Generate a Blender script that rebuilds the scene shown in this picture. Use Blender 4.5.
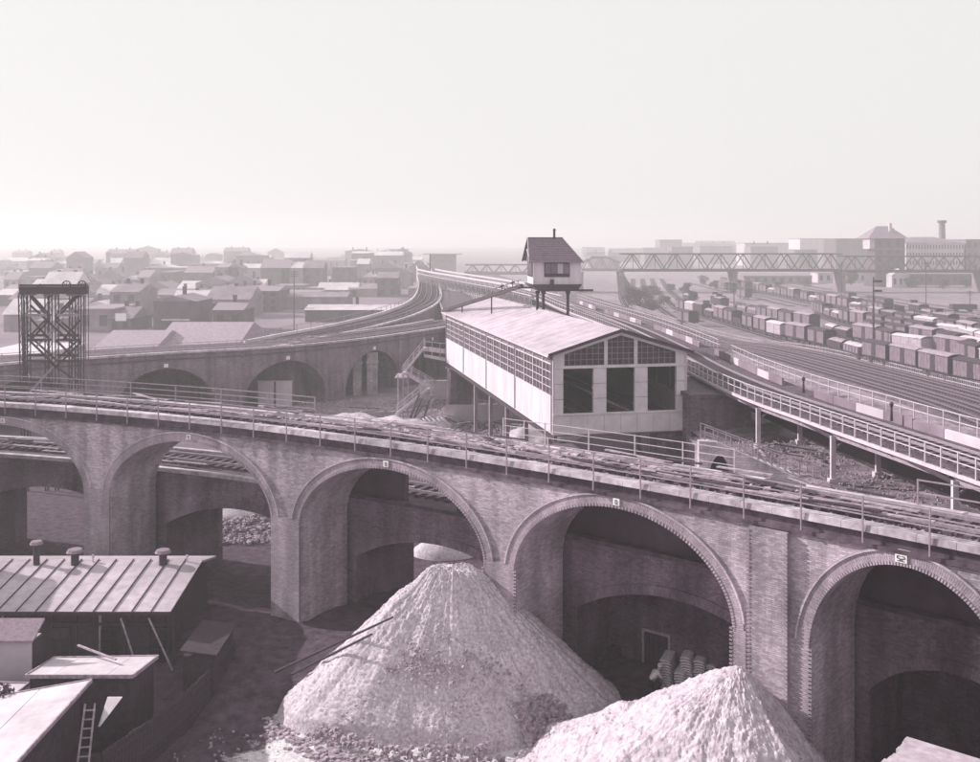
import bpy, bmesh, math, random
from math import sin, cos, pi, sqrt, radians, atan2, hypot
from mathutils import Vector, Matrix
random.seed(7)
S = bpy.context.scene
for o in list(bpy.data.objects): bpy.data.objects.remove(o)
COL = S.collection

# ------------------------------------------------------------------ camera, sky, sun, exposure
F, CX, HY, H = 1050.0, 490.0, 240.0, 21.0          # focal length in px, principal column, horizon row, camera height
cam = bpy.data.cameras.new('camera'); co = bpy.data.objects.new('camera', cam); COL.objects.link(co)
co.location = (0, 0, H); co.rotation_euler = (radians(90), 0, 0)
cam.sensor_width = 36; cam.lens = 36 * F / 980; cam.shift_y = (HY - 381) / 980.0
cam.clip_start = .5; cam.clip_end = 6000
S.camera = co
SUN_EL = radians(27); DX, DY = .932, -.362          # the light travels towards +x, -y
wd = bpy.data.worlds.new('World'); S.world = wd; wd.use_nodes = True
nt = wd.node_tree; nt.nodes.clear()
sky = nt.nodes.new('ShaderNodeTexSky'); sky.sky_type = 'NISHITA'; sky.sun_disc = False
sky.sun_elevation = SUN_EL; sky.sun_rotation = atan2(-DX, -DY); sky.dust_density = 5; sky.air_density = 1
bw = nt.nodes.new('ShaderNodeRGBToBW'); nt.links.new(sky.outputs[0], bw.inputs[0])
mx = nt.nodes.new('ShaderNodeMix'); mx.data_type = 'RGBA'
mx.inputs[0].default_value = .94                     # a hazy, nearly even white sky
nt.links.new(bw.outputs[0], mx.inputs[6]); mx.inputs[7].default_value = (7.15, 7.03, 6.98, 1)
bg = nt.nodes.new('ShaderNodeBackground'); bg.inputs[1].default_value = .1
nt.links.new(mx.outputs[2], bg.inputs[0])
wo = nt.nodes.new('ShaderNodeOutputWorld'); nt.links.new(bg.outputs[0], wo.inputs[0])
sl = bpy.data.lights.new('sun', 'SUN'); sl.energy = 5.0; sl.angle = radians(.6); sl.color = (1, .965, .93)
so = bpy.data.objects.new('sun', sl); COL.objects.link(so)
dv = Vector((DX * cos(SUN_EL), DY * cos(SUN_EL), -sin(SUN_EL)))
so.rotation_euler = dv.to_track_quat('-Z', 'Y').to_euler(); so.location = (-60, 80, 80)
S.view_settings.view_transform = 'Standard'; S.view_settings.look = 'None'
S.view_settings.exposure = .35; S.view_settings.gamma = 1
S.render.engine = 'CYCLES'
S.cycles.volume_bounces = 1
S.cycles.max_bounces = 10

def P(px, py, z=0.0):
    Y = F * (H - z) / (py - HY); return ((px - CX) / F * Y, Y)
def PY(px, py, Y):                                   # point at depth Y
    return ((px - CX) / F * Y, Y, H - (py - HY) / F * Y)

# ------------------------------------------------------------------ materials
def tone(g):
    k = max(0.0, min(1.0, 1.15 - 1.15 * sqrt(g)))
    return (g * (1 + .20 * k), g * (1 - .28 * k), g * (1 + .09 * k), 1)
MATS = {}
def mat(name, g, g2=None, scale=3.0, rough=.85, bump=0.0, bscale=None, detail=6, metal=0.0, stretch=(1, 1, 1), contrast=(.35, .65), spec=.3, big=0.0):
    """tone g mottled with tone g2 by noise in object space; big = strength of large blotches"""
    if name in MATS: return MATS[name]
    m = bpy.data.materials.new(name); m.use_nodes = True; n = m.node_tree; N = n.nodes; L = n.links
    b = N['Principled BSDF']; b.inputs['Roughness'].default_value = rough; b.inputs['Metallic'].default_value = metal
    b.inputs['Specular IOR Level'].default_value = spec
    if g2 is None: g2 = g * .8
    tc = N.new('ShaderNodeTexCoord'); mp = N.new('ShaderNodeMapping'); mp.inputs['Scale'].default_value = stretch
    L.new(tc.outputs['Object'], mp.inputs[0])
    no = N.new('ShaderNodeTexNoise'); no.inputs['Scale'].default_value = scale; no.inputs['Detail'].default_value = detail
    no.inputs['Roughness'].default_value = .65
    L.new(mp.outputs[0], no.inputs[0])
    r = N.new('ShaderNodeValToRGB'); r.color_ramp.elements[0].position = contrast[0]; r.color_ramp.elements[1].position = contrast[1]
    r.color_ramp.elements[0].color = tone(g2); r.color_ramp.elements[1].color = tone(g)
    L.new(no.outputs[0], r.inputs[0]); out = r.outputs[0]
    if big:
        n2 = N.new('ShaderNodeTexNoise'); n2.inputs['Scale'].default_value = scale * .12; n2.inputs['Detail'].default_value = 4
        L.new(mp.outputs[0], n2.inputs[0])
        mr = N.new('ShaderNodeMapRange'); mr.inputs[1].default_value = .35; mr.inputs[2].default_value = .65
        mr.inputs[3].default_value = 1 - big; mr.inputs[4].default_value = 1 + big * .4
        L.new(n2.outputs[0], mr.inputs[0])
        mm = N.new('ShaderNodeMix'); mm.data_type = 'RGBA'; mm.blend_type = 'MULTIPLY'; mm.inputs[0].default_value = 1
        L.new(out, mm.inputs[6]); L.new(mr.outputs[0], mm.inputs[7]); out = mm.outputs[2]
    L.new(out, b.inputs['Base Color'])
    if bump:
        n3 = N.new('ShaderNodeTexNoise'); n3.inputs['Scale'].default_value = bscale or scale * 3; n3.inputs['Detail'].default_value = 8
        L.new(mp.outputs[0], n3.inputs[0])
        bp = N.new('ShaderNodeBump'); bp.inputs['Strength'].default_value = 1; bp.inputs['Distance'].default_value = bump
        L.new(n3.outputs[0], bp.inputs['Height']); L.new(bp.outputs[0], b.inputs['Normal'])
    MATS[name] = m; return m
def brick_mat(name, g, mortar, var=.25, uv=True, bw_=.26, bh=.077, stain=.35, bump=.012):
    if name in MATS: return MATS[name]
    m = bpy.data.materials.new(name); m.use_nodes = True; n = m.node_tree; N = n.nodes; L = n.links
    b = N['Principled BSDF']; b.inputs['Roughness'].default_value = .9; b.inputs['Specular IOR Level'].default_value = .2
    tc = N.new('ShaderNodeTexCoord')
    br = N.new('ShaderNodeTexBrick'); br.inputs['Scale'].default_value = 1
    br.inputs['Brick Width'].default_value = bw_; br.inputs['Row Height'].default_value = bh
    br.inputs['Mortar Size'].default_value = .009; br.inputs['Mortar Smooth'].default_value = .2
    br.inputs['Color1'].default_value = tone(g * (1 + var)); br.inputs['Color2'].default_value = tone(g * (1 - var)); br.inputs['Mortar'].default_value = tone(mortar)
    L.new(tc.outputs['UV' if uv else 'Object'], br.inputs['Vector'])
    # patches of differently burnt brick and long damp stains
    n1 = N.new('ShaderNodeTexNoise'); n1.inputs['Scale'].default_value = 7; n1.inputs['Detail'].default_value = 9; n1.inputs['Roughness'].default_value = .8
    L.new(tc.outputs['Object'], n1.inputs[0])
    n2 = N.new('ShaderNodeTexNoise'); n2.inputs['Scale'].default_value = .45; n2.inputs['Detail'].default_value = 7
    L.new(tc.outputs['Object'], n2.inputs[0])
    ad = N.new('ShaderNodeMath'); ad.operation = 'ADD'; L.new(n1.outputs[0], ad.inputs[0]); L.new(n2.outputs[0], ad.inputs[1])
    mr = N.new('ShaderNodeMapRange'); mr.inputs[1].default_value = .75; mr.inputs[2].default_value = 1.25
    mr.inputs[3].default_value = 1 - stain; mr.inputs[4].default_value = 1 + stain; L.new(ad.outputs[0], mr.inputs[0])
    mm = N.new('ShaderNodeMix'); mm.data_type = 'RGBA'; mm.blend_type = 'MULTIPLY'; mm.inputs[0].default_value = 1
    L.new(br.outputs[0], mm.inputs[6]); L.new(mr.outputs[0], mm.inputs[7]); L.new(mm.outputs[2], b.inputs['Base Color'])
    mp = N.new('ShaderNodeMapping'); mp.inputs['Scale'].default_value = (1.3, 1.3, .10); L.new(tc.outputs['Object'], mp.inputs[0])
    n5 = N.new('ShaderNodeTexNoise'); n5.inputs['Scale'].default_value = 1; n5.inputs['Detail'].default_value = 6; L.new(mp.outputs[0], n5.inputs[0])
    m5 = N.new('ShaderNodeMapRange'); m5.inputs[1].default_value = .38; m5.inputs[2].default_value = .66; m5.inputs[3].default_value = .72; m5.inputs[4].default_value = 1.12; L.new(n5.outputs[0], m5.inputs[0])
    mm2 = N.new('ShaderNodeMix'); mm2.data_type = 'RGBA'; mm2.blend_type = 'MULTIPLY'; mm2.inputs[0].default_value = 1
    L.new(mm.outputs[2], mm2.inputs[6]); L.new(m5.outputs[0], mm2.inputs[7]); L.new(mm2.outputs[2], b.inputs['Base Color'])
    n4 = N.new('ShaderNodeTexNoise'); n4.inputs['Scale'].default_value = 30; n4.inputs['Detail'].default_value = 3
    L.new(tc.outputs['Object'], n4.inputs[0])
    sb = N.new('ShaderNodeMath'); sb.operation = 'SUBTRACT'; L.new(n4.outputs[0], sb.inputs[0]); L.new(br.outputs[1], sb.inputs[1])
    bp = N.new('ShaderNodeBump'); bp.inputs['Distance'].default_value = bump; bp.inputs['Strength'].default_value = 1
    L.new(sb.outputs[0], bp.inputs['Height']); L.new(bp.outputs[0], b.inputs['Normal'])
    MATS[name] = m; return m
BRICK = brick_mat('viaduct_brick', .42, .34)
RING = brick_mat('arch_ring_brick', .38, .26, var=.15, stain=.3)
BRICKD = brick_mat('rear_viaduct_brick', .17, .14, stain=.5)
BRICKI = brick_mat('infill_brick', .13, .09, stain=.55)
BRICKC = brick_mat('far_viaduct_brick', .23, .19)
BRICKL = brick_mat('pale_brick', .5, .4, stain=.5)
COPING = mat('coping_stone', .62, .30, 1.6, bump=.01, big=.3)
COPD = mat('weathered_coping', .13, .05, 2, bump=.01, big=.3)
BALLAST = mat('ballast', .13, .05, 9, bump=.05, bscale=14, contrast=(.4, .6), big=.4)
PLANK = mat('grey_plank', .42, .2, 5, stretch=(1, 1, 1), bump=.004)
TIMBER = mat('dark_timber', .06, .03, 5, bump=.005)
SLEEPER = mat('sleeper_wood', .12, .06, 6, bump=.006)
RAILM = mat('rail_steel', .55, .38, 8, rough=.35, metal=.6)
RAILF = mat('dull_rail_steel', .22, .14, 8, rough=.5, metal=.3)
IRON = mat('painted_iron', .06, .035, 4, rough=.55)
IRONG = mat('grey_painted_iron', .34, .24, 3, rough=.55)
IRONP = mat('pale_painted_iron', .56, .42, 2.5, rough=.6)
WHITE = mat('white_boards', .64, .50, 2.2, rough=.7, big=.14, stretch=(1, 1, .14))
GREYP = mat('grey_panel', .70, .58, 1.2, rough=.7, big=.15)
ROOFM = mat('sheet_metal_roof', .48, .36, .9, rough=.6, big=.22, stretch=(1, .5, 1))
FELT = mat('pale_roof_felt', .62, .48, 1.2, rough=.9, bump=.01, big=.2)
SEAMR = mat('seamed_zinc_roof', .52, .38, 1.8, rough=.6, big=.2)
SLATE = mat('roof_tiles', .26, .17, 6, rough=.8)
GLASS = mat('dark_window_glass', .035, .02, 3, rough=.15, spec=.6)
GLASSL = mat('dusty_window_glass', .10, .05, 1.6, rough=.3, spec=.5)
VOID = mat('interior_shade', .03, .02, 3)
PLASTER = mat('pale_plaster', .55, .42, .35, bump=.0, big=.15)
PLASTM = mat('grey_plaster', .24, .15, .35, big=.2)
PLASTD = mat('dark_brickwork', .11, .06, .5, big=.2)
WAGD = mat('dark_wagon_boards', .05, .03, 3)
WAGS = mat('weathered_sunlit_side', .22, .10, 3, stretch=(1, 1, .3))  # paler than the body, sunlight put into the side colour
WAGL = mat('pale_wagon_boards', .42, .28, 2)
TARP = mat('tarpaulin', .34, .22, 2)
SANDW = mat('pale_sand', .54, .34, 3.2, bump=.05, bscale=9, contrast=(.36, .6))
SANDG = mat('grey_gravel', .62, .34, 8, bump=.035, bscale=16, contrast=(.36, .64), big=.12)
STONE = mat('loose_stone', .42, .2, 5)
DOORM = mat('dark_door', .06, .035, 4)
PLATEM = mat('rusty_plate', .8, .55, 5)
LEAF = mat('foliage', .10, .05, 6)
BARK = mat('bark', .09, .05, 6)
SKIN = mat('skin', .38, .33, 6); FRESH = mat('fresh_boards', .52, .36, 3, bump=.004); SHIRT = mat('white_shirt', .8, .66, 6); TROUS = mat('dark_trousers', .05, .035, 6)
SIGNW = mat('white_sign', .85, .8, 4); PAINTB = mat('black_paint', .03, .02, 4)

def ground_mat():
    m = bpy.data.materials.new('ground_earth'); m.use_nodes = True; n = m.node_tree; N = n.nodes; L = n.links
    b = N['Principled BSDF']; b.inputs['Roughness'].default_value = .95; b.inputs['Specular IOR Level'].default_value = .1
    tc = N.new('ShaderNodeTexCoord')
    def noise(s, d=8, ro=.65):
        q = N.new('ShaderNodeTexNoise'); q.inputs['Scale'].default_value = s; q.inputs['Detail'].default_value = d; q.inputs['Roughness'].default_value = ro
        L.new(tc.outputs['Object'], q.inputs[0]); return q.outputs[0]
    def ramp(src, p0, p1, c0, c1):
        r = N.new('ShaderNodeValToRGB'); e = r.color_ramp.elements; e[0].position = p0; e[1].position = p1; e[0].color = c0; e[1].color = c1
        L.new(src, r.inputs[0]); return r.outputs[0]
    def mix(f, a, c, bl='MIX'):
        q = N.new('ShaderNodeMix'); q.data_type = 'RGBA'; q.blend_type = bl
        if isinstance(f, float): q.inputs[0].default_value = f
        else: L.new(f, q.inputs[0])
        L.new(a, q.inputs[6]); L.new(c, q.inputs[7]); return q.outputs[2]
    dark = ramp(noise(1.6), .3, .72, tone(.04), tone(.13))  # earth tone, darkened to carry the sheds' shade too
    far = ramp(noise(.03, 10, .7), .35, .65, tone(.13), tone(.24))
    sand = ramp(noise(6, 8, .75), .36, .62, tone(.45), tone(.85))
    # spilled sand around the heaps, also painting the sunlit ground: distance from three spots, edge broken by noise
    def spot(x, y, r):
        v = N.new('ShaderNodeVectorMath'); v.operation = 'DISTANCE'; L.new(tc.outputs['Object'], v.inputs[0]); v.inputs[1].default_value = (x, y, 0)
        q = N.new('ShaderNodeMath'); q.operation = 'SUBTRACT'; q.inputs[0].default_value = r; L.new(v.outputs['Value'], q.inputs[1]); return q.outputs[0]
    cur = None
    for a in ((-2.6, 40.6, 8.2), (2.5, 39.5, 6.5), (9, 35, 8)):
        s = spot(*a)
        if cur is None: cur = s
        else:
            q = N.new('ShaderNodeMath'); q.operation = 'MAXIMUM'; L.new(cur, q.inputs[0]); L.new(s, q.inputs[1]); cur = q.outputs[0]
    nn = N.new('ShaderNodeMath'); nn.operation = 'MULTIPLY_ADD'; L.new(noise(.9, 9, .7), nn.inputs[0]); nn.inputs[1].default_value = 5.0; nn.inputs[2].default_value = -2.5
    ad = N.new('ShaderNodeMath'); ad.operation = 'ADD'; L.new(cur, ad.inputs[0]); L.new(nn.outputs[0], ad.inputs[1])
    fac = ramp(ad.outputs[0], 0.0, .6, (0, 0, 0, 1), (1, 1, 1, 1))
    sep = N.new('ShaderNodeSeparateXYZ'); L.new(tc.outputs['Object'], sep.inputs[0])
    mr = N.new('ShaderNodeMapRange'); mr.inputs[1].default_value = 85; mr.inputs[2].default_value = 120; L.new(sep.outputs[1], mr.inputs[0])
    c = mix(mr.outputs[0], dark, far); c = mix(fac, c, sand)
    L.new(c, b.inputs['Base Color'])
    bp = N.new('ShaderNodeBump'); bp.inputs['Distance'].default_value = .12; L.new(noise(4, 10, .75), bp.inputs['Height']); L.new(bp.outputs[0], b.inputs['Normal'])
    return m
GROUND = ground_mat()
YARD = mat('yard_gravel', .30, .13, .25, bump=.0, detail=12, contrast=(.35, .65), big=.25)
EARTH = mat('embankment_earth', .32, .14, 1.2, bump=.06, bscale=5, big=.3)

# ------------------------------------------------------------------ object helpers
def tag(o, label=None, cat=None, group=None, kind=None):
    if label: o['label'] = label
    if cat: o['category'] = cat
    if group: o['group'] = group
    if kind: o['kind'] = kind
    return o
def empty(name, loc=(0, 0, 0), rz=0, label=None, cat=None, group=None):
    o = bpy.data.objects.new(name, None); COL.objects.link(o); o.location = loc; o.rotation_euler = (0, 0, rz)
    o.empty_display_size = .3
    return tag(o, label, cat, group)
class MB:
    def __init__(s): s.v = []; s.f = []; s.uv = []; s.has_uv = False
    def quad(s, a, b, c, d, uv=None):
        i = len(s.v); s.v += [tuple(a), tuple(b), tuple(c), tuple(d)]; s.f.append((i, i + 1, i + 2, i + 3))
        if uv: s.has_uv = True
        s.uv += list(uv) if uv else [(0, 0)] * 4
        return s
    def tri(s, a, b, c):
        i = len(s.v); s.v += [tuple(a), tuple(b), tuple(c)]; s.f.append((i, i + 1, i + 2)); s.uv += [(0, 0)] * 3; return s
    def hexa(s, p, uvs=1.0):                          # 8 corners: bottom ccw 0-3, top 4-7
        for q in ((3, 2, 1, 0), (4, 5, 6, 7), (0, 1, 5, 4), (1, 2, 6, 5), (2, 3, 7, 6), (3, 0, 4, 7)):
            a, b, c, d = (Vector(p[k]) for k in q)
            w = (b - a).length; h = (d - a).length
            s.quad(a, b, c, d, [(0, 0), (w, 0), (w, h), (0, h)])
        return s
    def box(s, x0, x1, y0, y1, z0, z1, T=None):
        p = [(x0, y0, z0), (x1, y0, z0), (x1, y1, z0), (x0, y1, z0), (x0, y0, z1), (x1, y0, z1), (x1, y1, z1), (x0, y1, z1)]
        if T: p = [T(q) for q in p]
        return s.hexa(p)
    def beam(s, a, b, w, h=None, up=(0, 0, 1)):        # box bar from a to b
        h = h or w; a = Vector(a); b = Vector(b); d = (b - a)
        if d.length < 1e-6: return s
        d.normalize(); u = Vector(up)
        if abs(d.dot(u)) > .97: u = Vector((0, 1, 0))
        r = d.cross(u).normalized(); u = r.cross(d)
        r = r * w / 2; u = u * h / 2
        return s.hexa([a - r - u, b - r - u, b + r - u, a + r - u, a - r + u, b - r + u, b + r + u, a + r + u])
    def tube(s, a, b, r0, r1=None, n=8, caps=True):
        r1 = r0 if r1 is None else r1; a = Vector(a); b = Vector(b); d = (b - a).normalized()
        u = Vector((0, 0, 1)) if abs(d.z) < .9 else Vector((1, 0, 0)); x = d.cross(u).normalized(); y = d.cross(x)
        A = [a + (x * cos(2 * pi * k / n) + y * sin(2 * pi * k / n)) * r0 for k in range(n)]
        B = [b + (x * cos(2 * pi * k / n) + y * sin(2 * pi * k / n)) * r1 for k in range(n)]
        for k in range(n):
            j = (k + 1) % n; s.quad(A[k], A[j], B[j], B[k])
        if caps:
            i = len(s.v); s.v += [tuple(q) for q in A] + [tuple(q) for q in B]; s.uv += [(0, 0)] * (2 * n)
            s.f.append(tuple(range(i, i + n))); s.f.append(tuple(range(i + n, i + 2 * n)))
        return s
    def prism(s, poly, z0, z1):
        n = len(poly); i = len(s.v)
        s.v += [(x, y, z0) for x, y in poly] + [(x, y, z1) for x, y in poly]; s.uv += [(0, 0)] * (2 * n)
        s.f.append(tuple(range(i, i + n))); s.f.append(tuple(range(i + n, i + 2 * n)))
        for k in range(n):
            j = (k + 1) % n; a = poly[k]; b = poly[j]; w = hypot(a[0] - b[0], a[1] - b[1])
            s.quad((*a, z0), (*b, z0), (*b, z1), (*a, z1), [(0, z0), (w, z0), (w, z1), (0, z1)])
        return s
    def mesh(s, name, m):
        me = bpy.data.meshes.new(name); me.from_pydata(s.v, [], s.f)
        ms = m if isinstance(m, (list, tuple)) else [m]
        for q in ms: me.materials.append(q)
        if s.has_uv:
            ul = me.uv_layers.new(name='UVMap')
            for lp in me.loops: ul.data[lp.index].uv = s.uv[lp.vertex_index]
        bm = bmesh.new(); bm.from_mesh(me); bmesh.ops.recalc_face_normals(bm, faces=bm.faces); bm.to_mesh(me); bm.free()
        return me
    def obj(s, name, m, parent=None, loc=None, rot=None, smooth=False):
        me = s.mesh(name, m); o = bpy.data.objects.new(name, me); COL.objects.link(o)
        if smooth: me.shade_smooth()
        if parent: o.parent = parent
        if loc: o.location = loc
        if rot: o.rotation_euler = rot
        return o
def inst(name, me, parent=None, loc=(0, 0, 0), rot=(0, 0, 0), scale=None):
    o = bpy.data.objects.new(name, me); COL.objects.link(o); o.location = loc; o.rotation_euler = rot
    if scale: o.scale = scale
    if parent: o.parent = parent
    return o
def copy_tree(o, parent=None):
    c = o.copy(); COL.objects.link(c); c.parent = parent
    for ch in list(o.children): copy_tree(ch, c)
    return c

class Path:
    def __init__(s, pts, step=1.0):
        q = [Vector((p[0], p[1], p[2] if len(p) > 2 else 0)) for p in pts]
        q = [q[0] * 2 - q[1]] + q + [q[-1] * 2 - q[-2]]
        out = []
        for i in range(1, len(q) - 2):
            n = max(2, int((q[i + 1] - q[i]).length / step))
            for k in range(n):
                t = k / n; a, b, c, d = q[i - 1:i + 3]
                out.append(.5 * ((2 * b) + (c - a) * t + (2 * a - 5 * b + 4 * c - d) * t * t + (3 * b - a - 3 * c + d) * t ** 3))
        out.append(q[-2]); s.p = out; s.s = [0]
        for i in range(1, len(out)): s.s.append(s.s[-1] + hypot(out[i].x - out[i - 1].x, out[i].y - out[i - 1].y))
        s.L = s.s[-1]
    def at(s, t):
        import bisect
        i = max(1, min(len(s.s) - 1, bisect.bisect_right(s.s, t)))
        a, b = s.p[i - 1], s.p[i]; k = (t - s.s[i - 1]) / (s.s[i] - s.s[i - 1]); c = a + (b - a) * k
        # smoothed tangent
        a2 = s.p[max(0, i - 2)]; b2 = s.p[min(len(s.p) - 1, i + 1)]
        d = b2 - a2; l = hypot(d.x, d.y); return c.x, c.y, d.x / l, d.y / l, c.z
    def off(s, t, o=0.0, z=0.0):
        x, y, tx, ty, pz = s.at(t); return (x - ty * o, y + tx * o, z + pz)
    def offpath(s, o, s0=None, s1=None, step=1.5):
        s0 = 0 if s0 is None else s0; s1 = s.L if s1 is None else s1; n = max(2, int((s1 - s0) / step))
        return Path([s.off(s0 + (s1 - s0) * k / n, o) for k in range(n + 1)], step)
    def heading(s, t): _, _, tx, ty, _ = s.at(t); return atan2(ty, tx)
def ribbon(path, s0, s1, prof, step=1.0, mb=None, closed=True):
    """sweep a closed (offset, z) profile along the path"""
    mb = mb or MB(); n = max(1, int((s1 - s0) / step)); prev = None; sp = 0
    m = len(prof)
    for k in range(n + 1):
        t = s0 + (s1 - s0) * k / n; cur = [path.off(t, o, z) for o, z in prof]
        if prev:
            acc = 0
            for j in range(m if closed else m - 1):
                jj = (j + 1) % m; w = hypot(prof[j][0] - prof[jj][0], prof[j][1] - prof[jj][1])
                mb.quad(prev[j], cur[j], cur[jj], prev[jj], [(sp, acc), (t, acc), (t, acc + w), (sp, acc + w)]); acc += w
        elif closed:
            i = len(mb.v); mb.v += cur; mb.uv += [(0, 0)] * m; mb.f.append(tuple(range(i, i + m)))
        prev = cur; sp = t
    if closed:
        i = len(mb.v); mb.v += prev; mb.uv += [(0, 0)] * m; mb.f.append(tuple(range(i, i + m)))
    return mb

# ------------------------------------------------------------------ builders: viaduct, railing, track
def arch_curve(sa, sb, zs, zc, seg=False, n=28):
    c = (sa + sb) / 2; a = (sb - sa) / 2; b = zc - zs; out = []
    for k in range(n + 1):
        th = pi - pi * k / n
        if seg:
            half = math.asin(min(1, 2 * a * b / (a * a + b * b))); R = (a * a + b * b) / (2 * b); ph = -half + 2 * half * k / n
            out.append((c + R * sin(ph), zc - R + R * cos(ph)))
        else: out.append((c + a * cos(th), zs + b * sin(th)))
    return out
def viaduct(root, path, s0, s1, ztop, width, bays, mb_, o0=0.0, zbot=-.4, ring=None, ringw=.55, ring_mat=None, seg=False, back=True, proud=.07, names=('wall', 'vault', 'arch_ring'), hood=True):
    """bays: (start, end, spring z, crown z)"""
    f = MB(); v = MB()
    def face(sA, zA, sB, zB):
        a = path.off(sA, o0, zA); b = path.off(sB, o0, zB); c = path.off(sB, o0, ztop); d = path.off(sA, o0, ztop)
        f.quad(a, b, c, d, [(sA, zA), (sB, zB), (sB, ztop), (sA, ztop)])
        if back:
            a = path.off(sA, o0 + width, zA); b = path.off(sB, o0 + width, zB); c = path.off(sB, o0 + width, ztop); d = path.off(sA, o0 + width, ztop)
            f.quad(b, a, d, c, [(sB, zB), (sA, zA), (sA, ztop), (sB, ztop)])
    def solid(sA, sB):
        n = max(1, int((sB - sA) / 1.2))
        for k in range(n): face(sA + (sB - sA) * k / n, zbot, sA + (sB - sA) * (k + 1) / n, zbot)
    cur = s0
    for (a, b, zs, zc) in bays:
        if a < s0 or b > s1: continue
        solid(cur, a); C = arch_curve(a, b, zs, zc, seg); acc = 0
        for (p, q) in zip(C, C[1:]):
            face(p[0], p[1], q[0], q[1]); l = hypot(p[0] - q[0], p[1] - q[1])
            v.quad(path.off(p[0], o0, p[1]), path.off(p[0], o0 + width, p[1]), path.off(q[0], o0 + width, q[1]), path.off(q[0], o0, q[1]),
                   [(0, acc), (width, acc), (width, acc + l), (0, acc + l)]); acc += l
        for e in (a, b):
            v.quad(path.off(e, o0, zbot), path.off(e, o0 + width, zbot), path.off(e, o0 + width, zs), path.off(e, o0, zs), [(0, zbot), (width, zbot), (width, zs), (0, zs)])
        cur = b
    solid(cur, s1)
    for e in (s0, s1):
        f.quad(path.off(e, o0, zbot), path.off(e, o0 + width, zbot), path.off(e, o0 + width, ztop), path.off(e, o0, ztop), [(0, zbot), (width, zbot), (width, ztop), (0, ztop)])
    n = int((s1 - s0) / 1.2)
    for k in range(n):
        a = s0 + (s1 - s0) * k / n; b = s0 + (s1 - s0) * (k + 1) / n
        f.quad(path.off(a, o0, ztop), path.off(b, o0, ztop), path.off(b, o0 + width, ztop), path.off(a, o0 + width, ztop), [(a, 0), (b, 0), (b, width), (a, width)])
    w = f.obj(names[0], mb_, root); v.obj(names[1], mb_, root)
    if ring:
        for (a, b, zs, zc) in bays:
            if a < s0 or b > s1: continue
            r = MB(); hd = MB(); C = arch_curve(a, b, zs, zc, seg, 36); c = (a + b) / 2; A = (b - a) / 2; B = zc - zs
            D = []
            for k in range(37):
                if seg:
                    half = math.asin(min(1, 2 * A * B / (A * A + B * B))); R = (A * A + B * B) / (2 * B); ph = -half + 2 * half * k / 36
                    D.append(((c + (R + ringw) * sin(ph), zc - R + (R + ringw) * cos(ph)), (c + (R + ringw + .09) * sin(ph), zc - R + (R + ringw + .09) * cos(ph))))
                else:
                    th = pi - pi * k / 36; D.append(((c + (A + ringw) * cos(th), zs + (B + ringw) * sin(th)), (c + (A + ringw + .09) * cos(th), zs + (B + ringw + .09) * sin(th))))
            acc = 0
            for k in range(36):
                p, q = C[k], C[k + 1]; P1, Q1 = D[k][0], D[k + 1][0]; P2, Q2 = D[k][1], D[k + 1][1]
                l = hypot(p[0] - q[0], p[1] - q[1]) * 1.05; o = o0 - proud
                r.quad(path.off(p[0], o, p[1]), path.off(q[0], o, q[1]), path.off(Q1[0], o, Q1[1]), path.off(P1[0], o, P1[1]), [(0, acc), (0, acc + l), (ringw, acc + l), (ringw, acc)])
                r.quad(path.off(p[0], o, p[1]), path.off(q[0], o, q[1]), path.off(q[0], o0 + .02, q[1]), path.off(p[0], o0 + .02, p[1]), [(0, acc), (0, acc + l), (.1, acc + l), (.1, acc)])
                r.quad(path.off(P1[0], o, P1[1]), path.off(Q1[0], o, Q1[1]), path.off(Q1[0], o0 + .02, Q1[1]), path.off(P1[0], o0 + .02, P1[1]), [(0, acc), (0, acc + l), (.1, acc + l), (.1, acc)])
                if hood and 1 <= k < 35:
                    o2 = o0 - proud - .05
                    hd.hexa([path.off(P1[0], o0, P1[1]), path.off(Q1[0], o0, Q1[1]), path.off(Q1[0], o2, Q1[1]), path.off(P1[0], o2, P1[1]),
                             path.off(P2[0], o0, P2[1]), path.off(Q2[0], o0, Q2[1]), path.off(Q2[0], o2, Q2[1]), path.off(P2[0], o2, P2[1])])
                acc += l
            ro = r.obj(names[2], ring_mat or mb_, root)
            if hood: hd.obj('hood_mould', mb_, ro)
    return w
def railing(path, s0, s1, off, z, h, spacing, label, group=None, nrails=2, below=.0, m=None, r=.035, bars=0.0, name='iron_railing', cat='railing', jitter=.0, pr=None):
    m = m or IRONG; root = empty(name, path.off((s0 + s1) / 2, off, z), 0, label, cat, group); L0 = Vector(root.location)
    pm = MB().box(-(pr or r), (pr or r), -(pr or r), (pr or r), -below, h).mesh('railing_post', m)
    n = max(1, int(round((s1 - s0) / spacing)))
    for k in range(n + 1):
        t = s0 + (s1 - s0) * k / n; p = Vector(path.off(t, off, z)) - L0
        inst('railing_post', pm, root, p, (random.uniform(-jitter, jitter), random.uniform(-jitter, jitter), path.heading(t)))
    for q in range(nrails):
        zz = h - .03 - q * (h * .92 / max(1, nrails))
        mb = MB(); e = r * .8
        ribbon(path, s0, s1, [(off - e, z + zz - e), (off + e, z + zz - e), (off + e, z + zz + e), (off - e, z + zz + e)], 1.6, mb)
        mb.v = [tuple(Vector(a) - L0) for a in mb.v]; mb.obj('handrail', m, root)
    return root
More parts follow.
